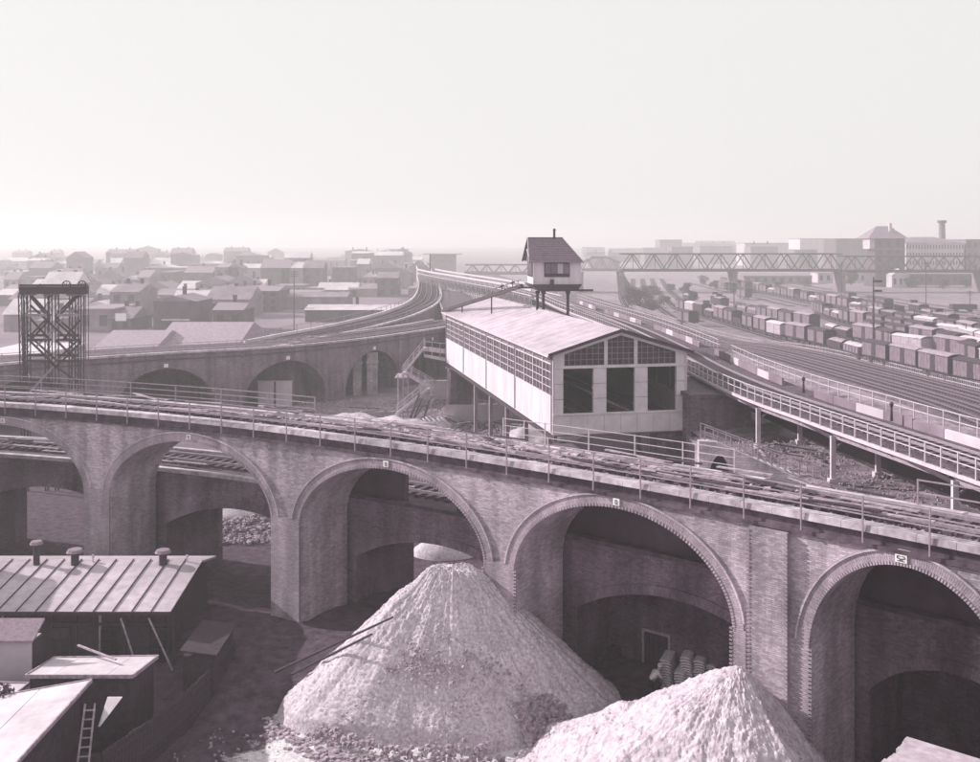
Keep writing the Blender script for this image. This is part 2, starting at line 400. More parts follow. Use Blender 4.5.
def track(path, s0, s1, off, z, label, parts=False, gap=.65, group=None, g=.72, wear=None, slen=1.25, sl=True, rw=.035):
    wear = RAILM if rw < .04 else RAILF
    root = empty('railway_track', path.off((s0 + s1) / 2, off, z), 0, label, 'railway track', group); L0 = Vector(root.location)
    for sg in (-1, 1):
        o = off + sg * g; mb = ribbon(path, s0, s1, [(o - rw, z + .16), (o + rw, z + .16), (o + rw, z + .30), (o - rw, z + .30)], 1.6)
        mb.v = [tuple(Vector(a) - L0) for a in mb.v]; mb.obj('rail', wear, root)
    if not sl: return root
    n = int((s1 - s0) / gap); sm = MB().box(-.13, .13, -slen, slen, 0, .16).mesh('sleeper', SLEEPER)
    if parts:
        for k in range(min(n, 298)):
            t = s0 + gap * k; inst('sleeper', sm, root, Vector(path.off(t, off + random.uniform(-.06, .06), z)) - L0, (0, 0, path.heading(t) + random.uniform(-.03, .03)))
    else:
        mb = MB()
        for k in range(n):
            t = s0 + gap * k; x, y, tx, ty, pz = path.at(t); bx, by, bz = path.off(t, off, z)
            def T(p): return (bx + p[0] * tx - p[1] * ty - L0.x, by + p[0] * ty + p[1] * tx - L0.y, p[2] + bz - L0.z)
            mb.box(-.13, .13, -slen, slen, 0, .16, T)
        tag(mb.obj('sleepers', SLEEPER, root), kind='stuff')
    return root

# ================================================================== THE GROUND
g = MB(); NX, NY = 120, 110
X0, X1, Y0g, Y1g = -32, 26, 26, 66
for i in range(1): pass
def sm(a, b, v): v = max(0, min(1, (v - a) / (b - a))); return v * v * (3 - 2 * v)
def gz(x, y): return 1.25 * sm(44, 52, y) * (1 - sm(58, 65, y)) * (1 - .55 * sm(-4, 5, x)) * (1 - sm(9, 13, x)) + .10 * sin(x * 1.3 + .7 * y) * sin(y * .9) + .06 * sin(3.1 * x + 1) * sin(2.7 * y)
xs = [-2800, -600, -120, -60] + [X0 + (X1 - X0) * k / NX for k in range(NX + 1)] + [60, 120, 600, 2800]
ys = [-90, 0, 15] + [Y0g + (Y1g - Y0g) * k / NY for k in range(NY + 1)] + [90, 200, 600, 1500, 2950]
idx = {}
for j, y in enumerate(ys):
    for i, x in enumerate(xs):
        idx[i, j] = len(g.v); w = 1 if (X0 < x < X1 and Y0g < y < Y1g) else 0
        g.v.append((x, y, gz(x, y) * w - .02)); g.uv.append((0, 0))
for j in range(len(ys) - 1):
    for i in range(len(xs) - 1): g.f.append((idx[i, j], idx[i + 1, j], idx[i + 1, j + 1], idx[i, j + 1]))
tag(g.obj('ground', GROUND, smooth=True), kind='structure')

# ================================================================== NEAR VIADUCT (A)
def qa(x): return -7.42367539e-3 * x * x - .757774270 * x + 47.5001883
PA = Path([(x, qa(x)) for x in [-60 + 2 * k for k in range(44)]], 1.0)
ZA = 11.2
bays = [(-1.2, 10.6, 6.2, 9.85), (12.0, 23.3, 6.2, 9.85), (25.0, 37.14, 6.2, 9.85), (39.01, 50.74, 6.2, 9.85), (52.67, 64.27, 6.2, 9.85), (65.95, 76.55, 6.2, 9.95), (79.62, 86.5, 6.2, 10.0), (89.4, 99.5, 6.2, 9.85)]
rootA = empty('brick_viaduct', PA.off(60, 2, 0), 0, 'long curving brick railway viaduct in the foreground with round arches and stone coping', 'viaduct')
rootA.location = (0, 0, 0)
viaduct(rootA, PA, .2, 104, 10.95, 3.8, bays, BRICK, ring=True, ringw=.47, ring_mat=RING)
# pier faces: flush with the rings, from the ground to the springing
pf = MB()
for (a, b), (c, d) in zip([(x[0], x[1]) for x in bays], [(x[0], x[1]) for x in bays][1:]):
    if c - b < 2.2: pf = ribbon(PA, b, c, [(-.09, -.4), (.05, -.4), (.05, 6.55), (-.09, 6.55)], .6); pf.obj('pier_face', RING, rootA)
# expansion joint with its raised pilaster, the recess to its right and the plain strips
ribbon(PA, 77.33, 78.86, [(-.26, -.4), (.05, -.4), (.05, 10.35), (-.26, 10.35)], .5).obj('pilaster', BRICK, rootA)
ribbon(PA, 76.56, 77.12, [(-.09, -.4), (.05, -.4), (.05, 6.3), (-.09, 6.3)], .3).obj('pier_face', RING, rootA)
ribbon(PA, 79.2, 79.61, [(-.09, -.4), (.05, -.4), (.05, 6.3), (-.09, 6.3)], .3).obj('pier_face', RING, rootA)
# toothed header bricks along the pilaster edges and under the rings of the nearer arches
tb = MB()
for e in (77.30, 78.80):
    z = .1
    while z < 10.2:
        ribbon(PA, e - .05, e + .09, [(-.285, z), (-.2, z), (-.2, z + .07), (-.285, z + .07)], .2, tb); z += .15
for e, zt in ((79.62, 6.3), (76.43, 6.3), (65.95, 6.3), (64.15, 6.2)):
    z = .1
    while z < zt:
        ribbon(PA, e, e + .13, [(-.115, z), (-.05, z), (-.05, z + .07), (-.115, z + .07)], .2, tb); z += .15
for (a, b, zs, zc) in bays[2:7]:
    n = int(15.5 / .15); A = (b - a) / 2; B = zc - zs; c = (a + b) / 2
    for k in range(n):
        th = pi - pi * (k + .5) / n; cx, cz = c + A * cos(th), zs + B * sin(th); nx_, nz_ = cos(th) * B, sin(th) * A; l = hypot(nx_, nz_); nx_ /= l; nz_ /= l
        q = []
        for oo in (-.10, -.05):
            for (u, w) in ((0, -.035), (.12, -.035), (.12, .035), (0, .035)):
                q.append(PA.off(cx + nx_ * u - nz_ * w, oo, cz + nz_ * u + nx_ * w))
        tb.hexa(q)
tag(tb.obj('header_bricks', RING, rootA), kind='stuff')
ribbon(PA, .2, 104, [(-.14, 10.40), (.03, 10.40), (.03, 10.55), (-.14, 10.55)], 1.2).obj('string_course', COPD, rootA)
ribbon(PA, .2, 104, [(-.04, 10.55), (.03, 10.55), (.03, 10.95), (-.04, 10.95)], 1.2).obj('dark_band', COPD, rootA)  # darker strip between string course and coping
# coping stones, each its own stone
cp = 1.35; k = 0; t = 2.0
while t < 100:
    l = 1.3; ribbon(PA, t, t + l, [(-.24, 10.952), (.36, 10.952), (.36, 11.2 + random.uniform(-.012, .012)), (-.22, 11.2 + random.uniform(-.012, .012))], 1.3).obj('coping_stone', COPING, rootA); t += l + .015
ribbon(PA, .2, 104, [(3.45, 10.952), (3.95, 10.952), (3.95, 11.2), (3.45, 11.2)], 1.2).obj('rear_coping', COPING, rootA)
ribbon(PA, .2, 104, [(.37, 10.953), (3.44, 10.953), (3.44, 11.08), (.37, 11.08)], 1.2).obj('ballast_bed', BALLAST, rootA)
# number plates at the crowns (white plate, dark figure)
SEG = {'5': ('a', 'f', 'g', 'c', 'd'), '3': ('a', 'b', 'g', 'c', 'd'), '0': 'abcdef', '2': 'abged', '4': 'fgbc', '1': 'bc', '6': 'afgcde', '7': 'abc', '8': 'abcdefg', '9': 'abcfgd'}
def segs(mb, ch, s, z, w, h, o, t=.035):
    X = {'a': ((0, h), (w, h)), 'b': ((w, h), (w, h / 2)), 'c': ((w, h / 2), (w, 0)), 'd': ((0, 0), (w, 0)), 'e': ((0, 0), (0, h / 2)), 'f': ((0, h / 2), (0, h)), 'g': ((0, h / 2), (w, h / 2))}
    for c in SEG[ch]:
        (a, b), (c2, d) = X[c]; mb.beam(PA.off(s + a, o, z + b), PA.off(s + c2, o, z + d), t, .02, up=(0, 0, 1) if a != c2 else (1, 0, 0))
for s_, zc, txt in ((31.09, 9.98, '8'), (44.89, 9.98, '9'), (58.4, 9.98, '0'), (71.3, 10.08, '0'), (82.97, 10.12, '52')):
    w = .15 if len(txt) == 1 else .2
    pl = ribbon(PA, s_ - w, s_ + w, [(-.13, zc), (-.08, zc), (-.08, zc + .28), (-.13, zc + .28)], .5).obj('number_plate', SIGNW, rootA)
    d = MB()
    for i, ch in enumerate(txt): segs(d, ch, s_ - (.05 if len(txt) == 1 else .13 - .15 * i), zc + .06, .10, .16, -.14, .02)
    d.obj('figure', PAINTB, pl)
railing(PA, 4, 100, -.3, ZA, 1.0, 2.28, 'thin iron railing fixed outside the coping along the front edge of the near viaduct', nrails=3, below=.62, jitter=.012, r=.025)
railing(PA, 4, 50.5, 3.75, ZA, 1.05, 3.4, 'pale iron railing along the near viaduct rear edge in front of the steel tower', nrails=3, r=.03)
railing(PA, 62.6, 74.6, 3.75, ZA - .05, 1.1, 2.4, 'pale iron railing along the rear edge of the near viaduct, below the white station hall', nrails=3, r=.018, m=IRONP, pr=.024)
railing(PA, 82, 100, 3.75, ZA - .05, 1.0, 2.2, 'thin railing along the rear edge of the near viaduct at the far right', nrails=2, r=.03)
track(PA, 3, 101, 1.95, 11.06, 'single railway track with dark sleepers on top of the near curving viaduct', parts=True, gap=.66, g=.74, slen=1.2)
# a continuous plank walkway edge beam and loose boards on the deck
pm = [MB().box(-l / 2, l / 2, -.1, .1, 0, .05).mesh('loose_plank', mm) for l, mm in ((2.6, PLANK), (3.6, PLANK), (1.8, TIMBER), (2.8, TIMBER), (3.0, PLANK))]
for k in range(95):
    t = random.uniform(10, 84); o = random.choice((.62, .85, 2.95, 3.2, random.uniform(.6, 3.2))); p = PA.off(t, o, 11.40 + random.uniform(-.01, .12))
    tag(inst('loose_plank', random.choice(pm), None, p, (random.uniform(-.03, .03), random.uniform(-.04, .04), PA.heading(t) + random.choice((0, 0, .05, -.07, .2, -.3, .0)) + random.uniform(-.1, .1))),
        'weathered board lying loose on the %s side of the near viaduct track' % ('front' if o < 1.7 else 'rear'), 'plank', 'loose boards on the near viaduct')
def rubble(name, pts, m, smin, smax, label, cat=None, parent=None):
    mb = MB()
    for (x, y, z) in pts:
        s = random.uniform(smin, smax); q = []
        for a in (0, 1):
            for k in range(4):
                th = k * pi / 2 + random.uniform(-.4, .4); r = s * random.uniform(.6, 1.1)
                q.append((x + r * cos(th), y + r * sin(th), z + (s * random.uniform(.5, 1.0) if a else -.3 * s)))
        mb.hexa(q)
    return tag(mb.obj(name, m, parent), label, cat, None, 'stuff')
rubble('ballast_stones', [PA.off(random.uniform(8, 96), random.uniform(.45, 3.4), 11.08) for k in range(5000)], STONE, .03, .10, 'loose ballast stones scattered over the near viaduct deck')
rubble('sand_heaps', [PA.off(random.gauss(60, 7), random.uniform(2.2, 3.4), 11.08) for k in range(700)], SANDW, .08, .26, 'pale sand and rubble heaped beside the track on the near viaduct')

# ================================================================== REAR LOW VIADUCT (B) right behind the near one
PB = PA.offpath(4.05, 1, 103)
sB = lambda s: s - 1 if True else s
def toB(s):                                            # arc position on PB nearest the same spot of PA
    x, y, _ = PA.off(s, 4.05); best = min(range(len(PB.p)), key=lambda i: (PB.p[i].x - x) ** 2 + (PB.p[i].y - y) ** 2); return PB.s[best]
rootB = empty('low_rear_viaduct', (0, 0, 0), 0, 'lower brick viaduct with flat segmental arches seen through the openings of the near one', 'viaduct')
bB = [(toB(a) + .35, toB(b) - .1, 3.7, 5.2) for (a, b, _, _) in bays[1:]]
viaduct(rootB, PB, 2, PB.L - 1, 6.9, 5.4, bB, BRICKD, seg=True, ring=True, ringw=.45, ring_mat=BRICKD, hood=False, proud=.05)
ribbon(PB, 2, toB(51.2), [(-.12, 6.9), (.3, 6.9), (.3, 7.12), (-.12, 7.12)], 1.5).obj('coping', COPING, rootB)
ribbon(PB, toB(51.25), PB.L - 1, [(-.10, 6.9), (.3, 6.9), (.3, 7.08), (-.10, 7.08)], 1.5).obj('coping', COPD, rootB)
ribbon(PB, 2, PB.L - 1, [(5.1, 6.9), (5.5, 6.9), (5.5, 7.12), (5.1, 7.12)], 1.5).obj('rear_coping', COPING, rootB)
ribbon(PB, 2, PB.L - 1, [(.31, 6.902), (5.09, 6.902), (5.09, 7.0), (.31, 7.0)], 1.5).obj('ballast_bed', BALLAST, rootB)
track(PB, 3, PB.L - 2, 2.7, 7.0, 'railway track on the low viaduct behind the near arches', gap=.66)
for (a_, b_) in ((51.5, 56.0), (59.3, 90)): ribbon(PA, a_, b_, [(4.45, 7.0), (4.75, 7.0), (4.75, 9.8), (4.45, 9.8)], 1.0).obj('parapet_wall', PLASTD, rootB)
# planks laid beside that track, seen through the second arch
for k in range(26):
    t = toB(random.uniform(26, 66)); tag(inst('loose_plank', pm[k % 5], None, PB.off(t, random.uniform(.6, 4.6), 7.26 + .04 * (k % 4)), (0, 0, PB.heading(t) + random.uniform(-.12, .12))),
        'board lying on the low viaduct, seen through a near arch', 'plank', 'loose boards on the low viaduct')
# brick infill with the door under arches four and five
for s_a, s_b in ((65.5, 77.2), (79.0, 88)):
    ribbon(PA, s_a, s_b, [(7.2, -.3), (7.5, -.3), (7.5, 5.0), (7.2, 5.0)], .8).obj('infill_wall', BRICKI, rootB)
dx, dy = P(655, 679, 0); sd = min([65 + .05 * k for k in range(240)], key=lambda s: (PA.off(s, 7.15)[0] - dx) ** 2 + (PA.off(s, 7.15)[1] - dy) ** 2)
dh = PA.heading(sd)
dr = empty('plank_door', PA.off(sd, 7.12, 0), dh, 'dark plank door in the brick wall behind the fourth arch, beside the stacked plates', 'door')
for k in range(5): inst('board', MATS and MB().box(-.12, .12, -.03, .03, .02, 2.05).mesh('board', DOORM), dr, (-.52 + .26 * k, 0, 0))
fr = MB().box(-.76, -.66, -.07, .05, 0, 2.15).box(.66, .76, -.07, .05, 0, 2.15).box(-.76, .76, -.07, .05, 2.152, 2.28).obj('frame', PLANK, dr)
MB().box(.42, .50, -.09, -.03, 1.0, 1.1).obj('handle', IRON, dr)

# ================================================================== SAND HEAPS
def heap(cx, cy, rx, ry, h, m, name, label, seed, ridges=.16, noise=.10, pw=1.0, cap=.10, n=420, rings=190, wobble=.07, planes=None):
    from mathutils import noise as mn
    rnd = random.Random(seed); ph = [rnd.uniform(0, 6.28) for _ in range(6)]; mb = MB(); V = []
    for i in range(rings + 1):
        r = (i / rings) ** .9
        for j in range(n):
            th = 2 * pi * j / n; wr = 1 + wobble * (sin(2 * th + ph[0]) + .6 * sin(3 * th + ph[1]) + .4 * sin(5 * th + ph[2]))
            x = cx + rx * r * cos(th) * wr; y = cy + ry * r * sin(th) * wr
            rr = max(0, r - cap) / (1 - cap)
            z = h * ((1 - rr) ** pw) if r > cap else h * (1 + .02 * (1 - (r / cap) ** 2))
            z = h * (1 - sqrt(rr * rr + .006) * 1.0) if pw == 1.0 else z
            z += .35 * max(0, r - .8) * h * .5 * (r)                                     # concave foot
            if planes:
                m_ = max(cos(th - radians(a)) * q_ for a, q_ in planes); sl_ = 1.0; R_ = h / m_ * 1.28
                x = cx + R_ * r * cos(th); y = cy + R_ * r * sin(th); z = h - R_ * (sqrt(r * r + .0035) - .059) * m_ + .25 * r * r * h * .5
                x += .25 * mn.noise(Vector((x * .5, y * .5, 5))) * min(1, r * 3); z += .30 * mn.noise(Vector((x * .7, y * .7, 8))) * min(1, r * 4)
            gv = mn.noise(Vector((cos(th) * 7, sin(th) * 7, seed)) * 1.0) + .7 * mn.noise(Vector((cos(th) * 17, sin(th) * 17, r * 1.5 + seed))) + .5 * mn.noise(Vector((cos(th) * 42, sin(th) * 42, r * 2.5)))
            z += ridges * gv * min(1, r * 3) * (1 - r * .5)
            z += noise * mn.noise(Vector((x * 2.2, y * 2.2, seed))) + noise * .8 * mn.noise(Vector((x * 5.5, y * 5.5, z * 4))) + noise * .8 * mn.noise(Vector((x * 12, y * 12, z * 9))) + noise * .6 * mn.noise(Vector((x * 25, y * 25, z * 20)))
            if not planes: z += .30 * mn.noise(Vector((x * .75, y * .75, 2))) * min(1, r * 4) * (1.1 - r) + .10 * abs(mn.noise(Vector((cos(th) * 4, sin(th) * 4, r * 2)))) * min(1, r * 4)
            if r > .93 and not planes: z = z * (1 - r) / .07 - .25 * (r - .93) / .07
            V.append((x, y, z))
    mb.v = V; mb.uv = [(0, 0)] * len(V)
    for i in range(rings):
        for j in range(n):
            k = (j + 1) % n; mb.f.append((i * n + j, i * n + k, (i + 1) * n + k, (i + 1) * n + j))
    o = mb.obj(name, m, smooth=True); return tag(o, label, 'heap')
heap(-1.7, 47.5, 7.4, 4.9, 6.75, SANDG, 'sand_heap', 'tall grey cone of sand and rubble in front of the third pier', 3, noise=.065, ridges=.15)
heap(8.9, 37.5, 6.6, 6.8, 5.75, SANDW, 'sand_heap', 'nearly white sand heap at the bottom leaning against the pilaster', 9, noise=.075, ridges=.07, cap=.03, planes=((172, .80), (222, .80), (272, .84), (345, 1.45), (30, 1.3), (100, .8)))
def around(cx, cy, rx, ry, th0, th1, r0, r1, n):
    out = []
    for k in range(n):
        th = radians(random.uniform(th0, th1)); r = random.uniform(r0, r1) if random.random() < .6 else random.gauss((r0 + r1) / 2, .05)
        out.append((cx + rx * r * cos(th), cy + ry * r * sin(th), max(0, 6.3 * (1 - r)) * .95 if cx < 0 else max(0, 5.5 * (1 - r))))
    return out
rubble('fallen_stones', around(-1.75, 47.3, 7.2, 5.5, -60, 10, .72, 1.12, 1500) + around(-1.75, 47.3, 7.2, 5.5, 150, 290, .9, 1.18, 1300), STONE, .04, .17, 'broken stones fallen round the foot of the grey heap')
rubble('stone_chips', around(-1.75, 47.3, 7.2, 5.5, 130, 360, .1, .95, 1300), STONE, .03, .09, 'chips of stone lying on the grey heap')
rubble('sand_clods', around(9.2, 37.3, 7.6, 6.6, 160, 300, .15, 1.1, 1400), SANDW, .03, .10, 'clods lying on the white sand heap')
rubble('ground_litter', [(random.uniform(-13, 8), random.uniform(38, 58), 0) for k in range(1500)], STONE, .03, .08, 'small stones scattered over the yard floor')
# two thin poles on the left flank of the heap
for a, b, lb in (((275, 672, 48.2), (393, 617, 45.1), 'long thin pole lying up the left flank of the grey heap, the upper one'), ((292, 674, 47.7), (372, 634, 44.9), 'thin pole lying up the left flank of the grey heap, the lower one')):
    tag(MB().tube(PY(*a), PY(*b), .07, .045, 7).obj('wooden_pole', TIMBER), lb, 'pole')


# ================================================================== STACKED PLATES, MAN, CRATES, BOARDS
plate = MB()
for k in range(6):
    a0 = -.24 + .08 * k; a1 = a0 + .08; z0 = .05 * cos(a0 * 6); z1 = .05 * cos(a1 * 6)
    plate.hexa([(a0, -.75, z0), (a1, -.75, z1), (a1, .75, z1), (a0, .75, z0), (a0, -.75, z0 + .05), (a1, -.75, z1 + .05), (a1, .75, z1 + .05), (a0, .75, z0 + .05)])
plm = plate.mesh('curved_plate', PLATEM)
for i, (px, n, dy_) in enumerate(((672, 13, .5), (684, 10, .0), (692, 15, .2), (704, 14, .1), (716, 12, .2), (727, 12, .6))):
    x, y = P(px, 694, 0); y += dy_
    lb = ['leftmost stack of curved plates, next to the crouching man', 'second, lowest stack of curved plates from the left', 'tall third stack of curved plates from the left', 'fourth stack of curved plates from the left', 'fifth stack of curved plates from the left, half behind the white sand', 'rightmost stack of curved plates, mostly behind the white sand'][i]
    st = empty('plate_stack', (x, y, 0), radians(-22), lb, 'stack of plates', 'curved plates stacked under the fourth arch')
    for k in range(n): inst('curved_plate', plm, st, (random.uniform(-.04, .04) - .012 * k, random.uniform(-.03, .03) + .02 * k, .05 + .115 * k), (0, 0, random.uniform(-.03, .03)))
# crates at the foot of the heap
for (px, py, s, r, lb) in ((604, 668, .42, .3, 'small wooden crate at the right foot of the grey heap, the left one'), (613, 671, .38, .7, 'small wooden crate at the right foot of the grey heap, the right one')):
    x, y = P(px, py, 0); c = empty('wooden_crate', (x, y + .6, .0), r, lb, 'crate')
    for k in range(4): MB().box(-s, s, -s - .03, -s, .05 + .25 * k, .25 + .25 * k).box(-s, s, s, s + .03, .05 + .25 * k, .25 + .25 * k).obj('slat', TIMBER, c)
    for k in range(4): MB().box(-s + s * .5 * k, -s + s * .5 * k + s * .42, -s, s, 1.0, 1.03).obj('lid_board', TIMBER, c)
    MB().box(-s, -s + .03, -s, s, .05, 1.0).box(s - .03, s, -s, s, .05, 1.0).obj('side_panel', TIMBER, c)
# the crouching man
mx_, my_ = P(650, 696, .1)
man = empty('person', (mx_, my_, .15), radians(20), 'person in a white shirt and pale cap bending down beside the stacked plates', 'person')
def skin(name, verts, edges, m, parent, sub=1):
    me = bpy.data.meshes.new(name); me.from_pydata([v[:3] for v in verts], edges, []); me.materials.append(m)
    o = bpy.data.objects.new(name, me); COL.objects.link(o); o.parent = parent
    md = o.modifiers.new('skin', 'SKIN'); 
    if not me.skin_vertices: me.skin_vertices.new()
    for i, v in enumerate(verts): me.skin_vertices[0].data[i].radius = (v[3], v[3] if len(v) < 5 else v[4]); me.skin_vertices[0].data[i].use_root = (i == 0)
    md.use_smooth_shade = True; o.modifiers.new('sub', 'SUBSURF').levels = sub; o.modifiers['sub'].render_levels = sub; return o
# facing +x, bent over: pelvis at back, shoulders forward, knees bent
V = [(0, 0, .62, .15), (.18, 0, .82, .15), (.36, 0, 1.0, .17), (.46, 0, 1.10, .07), (.52, 0, 1.17, .09), (.58, 0, 1.24, .10),
     (.36, .19, 1.0, .07), (.50, .24, .72, .045), (.62, .18, .50, .035), (.68, .16, .44, .03),
     (.36, -.19, 1.0, .07), (.50, -.24, .72, .045), (.62, -.18, .50, .035), (.68, -.16, .44, .03),
     (.04, .11, .58, .10), (.34, .14, .48, .07), (.12, .14, .10, .045), (.30, .15, .04, .04),
     (.04, -.11, .58, .10), (.34, -.14, .48, .07), (.12, -.14, .10, .045), (.30, -.15, .04, .04)]
Eg = [(0, 1), (1, 2), (2, 3), (3, 4), (4, 5), (2, 6), (6, 7), (7, 8), (8, 9), (2, 10), (10, 11), (11, 12), (12, 13), (0, 14), (14, 15), (15, 16), (16, 17), (0, 18), (18, 19), (19, 20), (20, 21)]
for hb, sy in ((9, 1), (13, -1)):
    for q in range(4):
        i = len(V); yy = V[hb][1] + (-.03 + .02 * q); V.append((V[hb][0] + .05, yy, .40, .009)); V.append((V[hb][0] + .07 - .004 * abs(q - 1.5), yy, .36, .008)); Eg += [(hb, i), (i, i + 1)]
    i = len(V); V.append((V[hb][0] + .01, V[hb][1] - sy * .045, .40, .010)); Eg += [(hb, i)]
skin('body', V, Eg, SKIN, man)
skin('shirt', [(.03, 0, .66, .165), (.18, 0, .82, .17), (.35, 0, 1.0, .185), (.43, 0, 1.07, .09), (.36, .20, 1.0, .085), (.49, .24, .75, .058), (.36, -.20, 1.0, .085), (.49, -.24, .75, .058)], [(0, 1), (1, 2), (2, 3), (2, 4), (4, 5), (2, 6), (6, 7)], SHIRT, man)
skin('trousers', [(0, 0, .60, .165), (.04, .11, .58, .115), (.34, .14, .48, .085), (.13, .14, .14, .06), (.04, -.11, .58, .115), (.34, -.14, .48, .085), (.13, -.14, .14, .06)], [(0, 1), (1, 2), (2, 3), (0, 4), (4, 5), (5, 6)], TROUS, man)
MB().tube((.54, 0, 1.27), (.50, 0, 1.36), .125, .10, 12).box(.56, .72, -.08, .08, 1.26, 1.28).obj('cap', SHIRT, man)
# pale post in the fifth arch
x, y = P(826, 742, 0); tag(MB().box(x - .12, x + .12, y - .05, y + .05, 0, 1.9).box(x - .16, x + .16, y - .07, y + .07, 1.9, 1.96).obj('pale_post', PLANK), 'short pale post standing in the shade of the fifth arch', 'post')
# stack of boards, lower right corner
bs = empty('board_stack', (0, 0, 0), 0, 'stack of pale boards with ragged ends in the bottom right corner', 'stack of boards')
A0 = Vector(PY(873, 768, 31)); ux = Vector((.75, -.66, 0)).normalized(); uy = Vector((.66, .75, 0)).normalized()
for L_ in range(5):
    for k in range(10):
        j = random.uniform(-.10, .10) + .03 * L_; a = A0 + uy * (.265 * k + .1) + ux * j + Vector((0, 0, -.42 + .10 * L_)); MB().beam(a, a + ux * 6, .255, .09).obj('board', FRESH, bs)
MB().hexa([tuple(A0 + uy * a + ux * b + Vector((0, 0, z))) for z in (-(A0.z), -.5) for (b, a) in ((.3, .1), (5.8, .1), (5.8, 2.6), (.3, 2.6))]).obj('trestle_base', TIMBER, bs)

# ================================================================== WORK SHEDS, lower left
# big shed with the seamed roof
sh = empty('long_shed', (-21, 51.6, 0), 0, 'long dark work shed with seamed zinc roof and three vent pipes', 'shed')
def loc(mb, r):
    L0 = Vector(r.location); mb.v = [tuple(Vector(a) - L0) for a in mb.v]; return mb
X = -29.3
while X < -14.95:
    w = .9; a = [(X, 49.0, 3.65), (X + w - .02, 49.0, 3.65), (X + w - .02, 54.55, 4.39), (X, 54.55, 4.39)]; z = random.uniform(-.008, .008)
    loc(MB().hexa([(p[0], p[1], p[2] - .05) for p in a] + [(p[0], p[1], p[2] + z) for p in a]), sh).obj('roof_panel', SEAMR, sh)
    loc(MB().beam((X - .01, 48.98, 3.68), (X - .01, 54.58, 4.42), .035, .06), sh).obj('seam', IRON, sh)
    X += w
XR = X
loc(MB().hexa([(-29.3, 54.6, 4.25), (XR, 54.6, 4.25), (XR, 57.2, 3.7), (-29.3, 57.2, 3.7), (-29.3, 54.6, 4.35), (XR, 54.6, 4.35), (XR, 57.2, 3.8), (-29.3, 57.2, 3.8)]), sh).obj('rear_roof', SEAMR, sh)
loc(MB().box(-29, XR - .5, 49.6, 49.75, 0, 3.62), sh).obj('front_wall', TIMBER, sh)
loc(MB().box(XR - .6, XR - .45, 49.75, 57, 0, 3.6), sh).obj('side_wall', TIMBER, sh)
loc(MB().box(-29, XR - .6, 56.9, 57, 0, 3.6), sh).obj('rear_wall', TIMBER, sh)
loc(MB().beam((-29.3, 48.95, 3.59), (XR, 48.95, 3.59), .06, .16), sh).obj('fascia', TIMBER, sh)
for i in range(13): loc(MB().box(-28.8 + 1.15 * i, -28.68 + 1.15 * i, 49.5, 49.6, 0, 3.6), sh).obj('wall_post', PLANK if i % 4 == 1 else TIMBER, sh)
for i in range(6):
    x = -27.6 + 2.3 * i
    loc(MB().box(x, x + .9, 49.52, 49.59, 1.2, 2.7), sh).obj('window_frame', TIMBER, sh)
    for a in (0, 1):
        for b in (0, 1, 2): loc(MB().box(x + .05 + .42 * a, x + .42 + .42 * a, 49.48, 49.518, 1.25 + .48 * b, 1.68 + .48 * b), sh).obj('pane', GLASS, sh)
loc(MB().box(-29, XR - .5, 49.4, 49.56, 2.85, 2.97), sh).obj('rail_board', TIMBER, sh)
for (px, top, bw2, cw) in ((36.5, 541, .16, .34), (75, 549, .2, .44), (163, 549.5, .2, .42)):
    Y = 54.0; x = (px - CX) / F * Y; zt = H - (top - HY) / F * Y
    v = MB().tube((0, 0, -.7), (0, 0, zt - 4.35 - .1), bw2, bw2, 10); o = v.obj('vent_pipe', IRON, sh, (x + 21, Y - 51.6, 4.35))
    MB().tube((0, 0, zt - 4.5), (0, 0, zt - 4.35), cw, cw * .8, 12).obj('vent_cap', SLATE, o)
for px in (93, 187):
    Y = 54.3; x = (px - CX) / F * Y; MB().tube((0, 0, 0), (0, 0, .25), .04, .03, 6).tube((0, 0, .22), (0, 0, .36), .08, .05, 8).obj('finial', IRONP, sh, (x + 21, Y - 51.6, 4.36))
def slab_shed(corners, th, label, legs=0.0, wallm=TIMBER, roofm=FELT, name='low_shed', boards=0):
    """corners near-left, near-right, far-right, far-left with z"""
    c = [Vector(p) for p in corners]; cen = sum(c, Vector()) / 4; r = empty(name, (cen.x, cen.y, 0), 0, label, 'shed'); L0 = Vector(r.location)
    n = boards or 1
    for k in range(n):
        a = c[0].lerp(c[1], k / n); b = c[0].lerp(c[1], (k + 1) / n - (.004 if n > 1 else 0)); d = c[3].lerp(c[2], (k + 1) / n - (.004 if n > 1 else 0)); e = c[3].lerp(c[2], k / n)
        q = [p - L0 for p in (a, b, d, e)]; dz = Vector((0, 0, random.uniform(-.006, .006)))
        MB().hexa([p - Vector((0, 0, th)) for p in q] + [p + dz for p in q]).obj('roof_sheet' if n > 1 else 'roof', roofm, r)
    iv = [cen.lerp(p, .93) for p in c]
    MB().hexa([(p.x - L0.x, p.y - L0.y, 0) for p in iv] + [(p.x - L0.x, p.y - L0.y, p.z - th - .03 if 1 else 0) for p in [Vector((i.x, i.y, j.z)) for i, j in zip(iv, iv)]]).obj('walls', wallm, r)
    # edge battens
    for a, b in ((0, 1), (1, 2), (2, 3), (3, 0)):
        MB().beam(c[a] - L0 + Vector((0, 0, -.03)), c[b] - L0 + Vector((0, 0, -.03)), .06, .15).obj('edge_board', PLANK, r)
    return r
r1 = slab_shed([(-19.0, 42.9, 3.2), (-14.6, 42.9, 3.2), (-14.6, 46.2, 2.7), (-19.1, 46.0, 2.7)], .08, 'low shed with pale flat roof directly below the long seamed roof', boards=4)
MB().beam((-1.5, 2.2, 2.98), (.9, .2, 3.14), .10, .06).obj('batten', PLANK, r1)
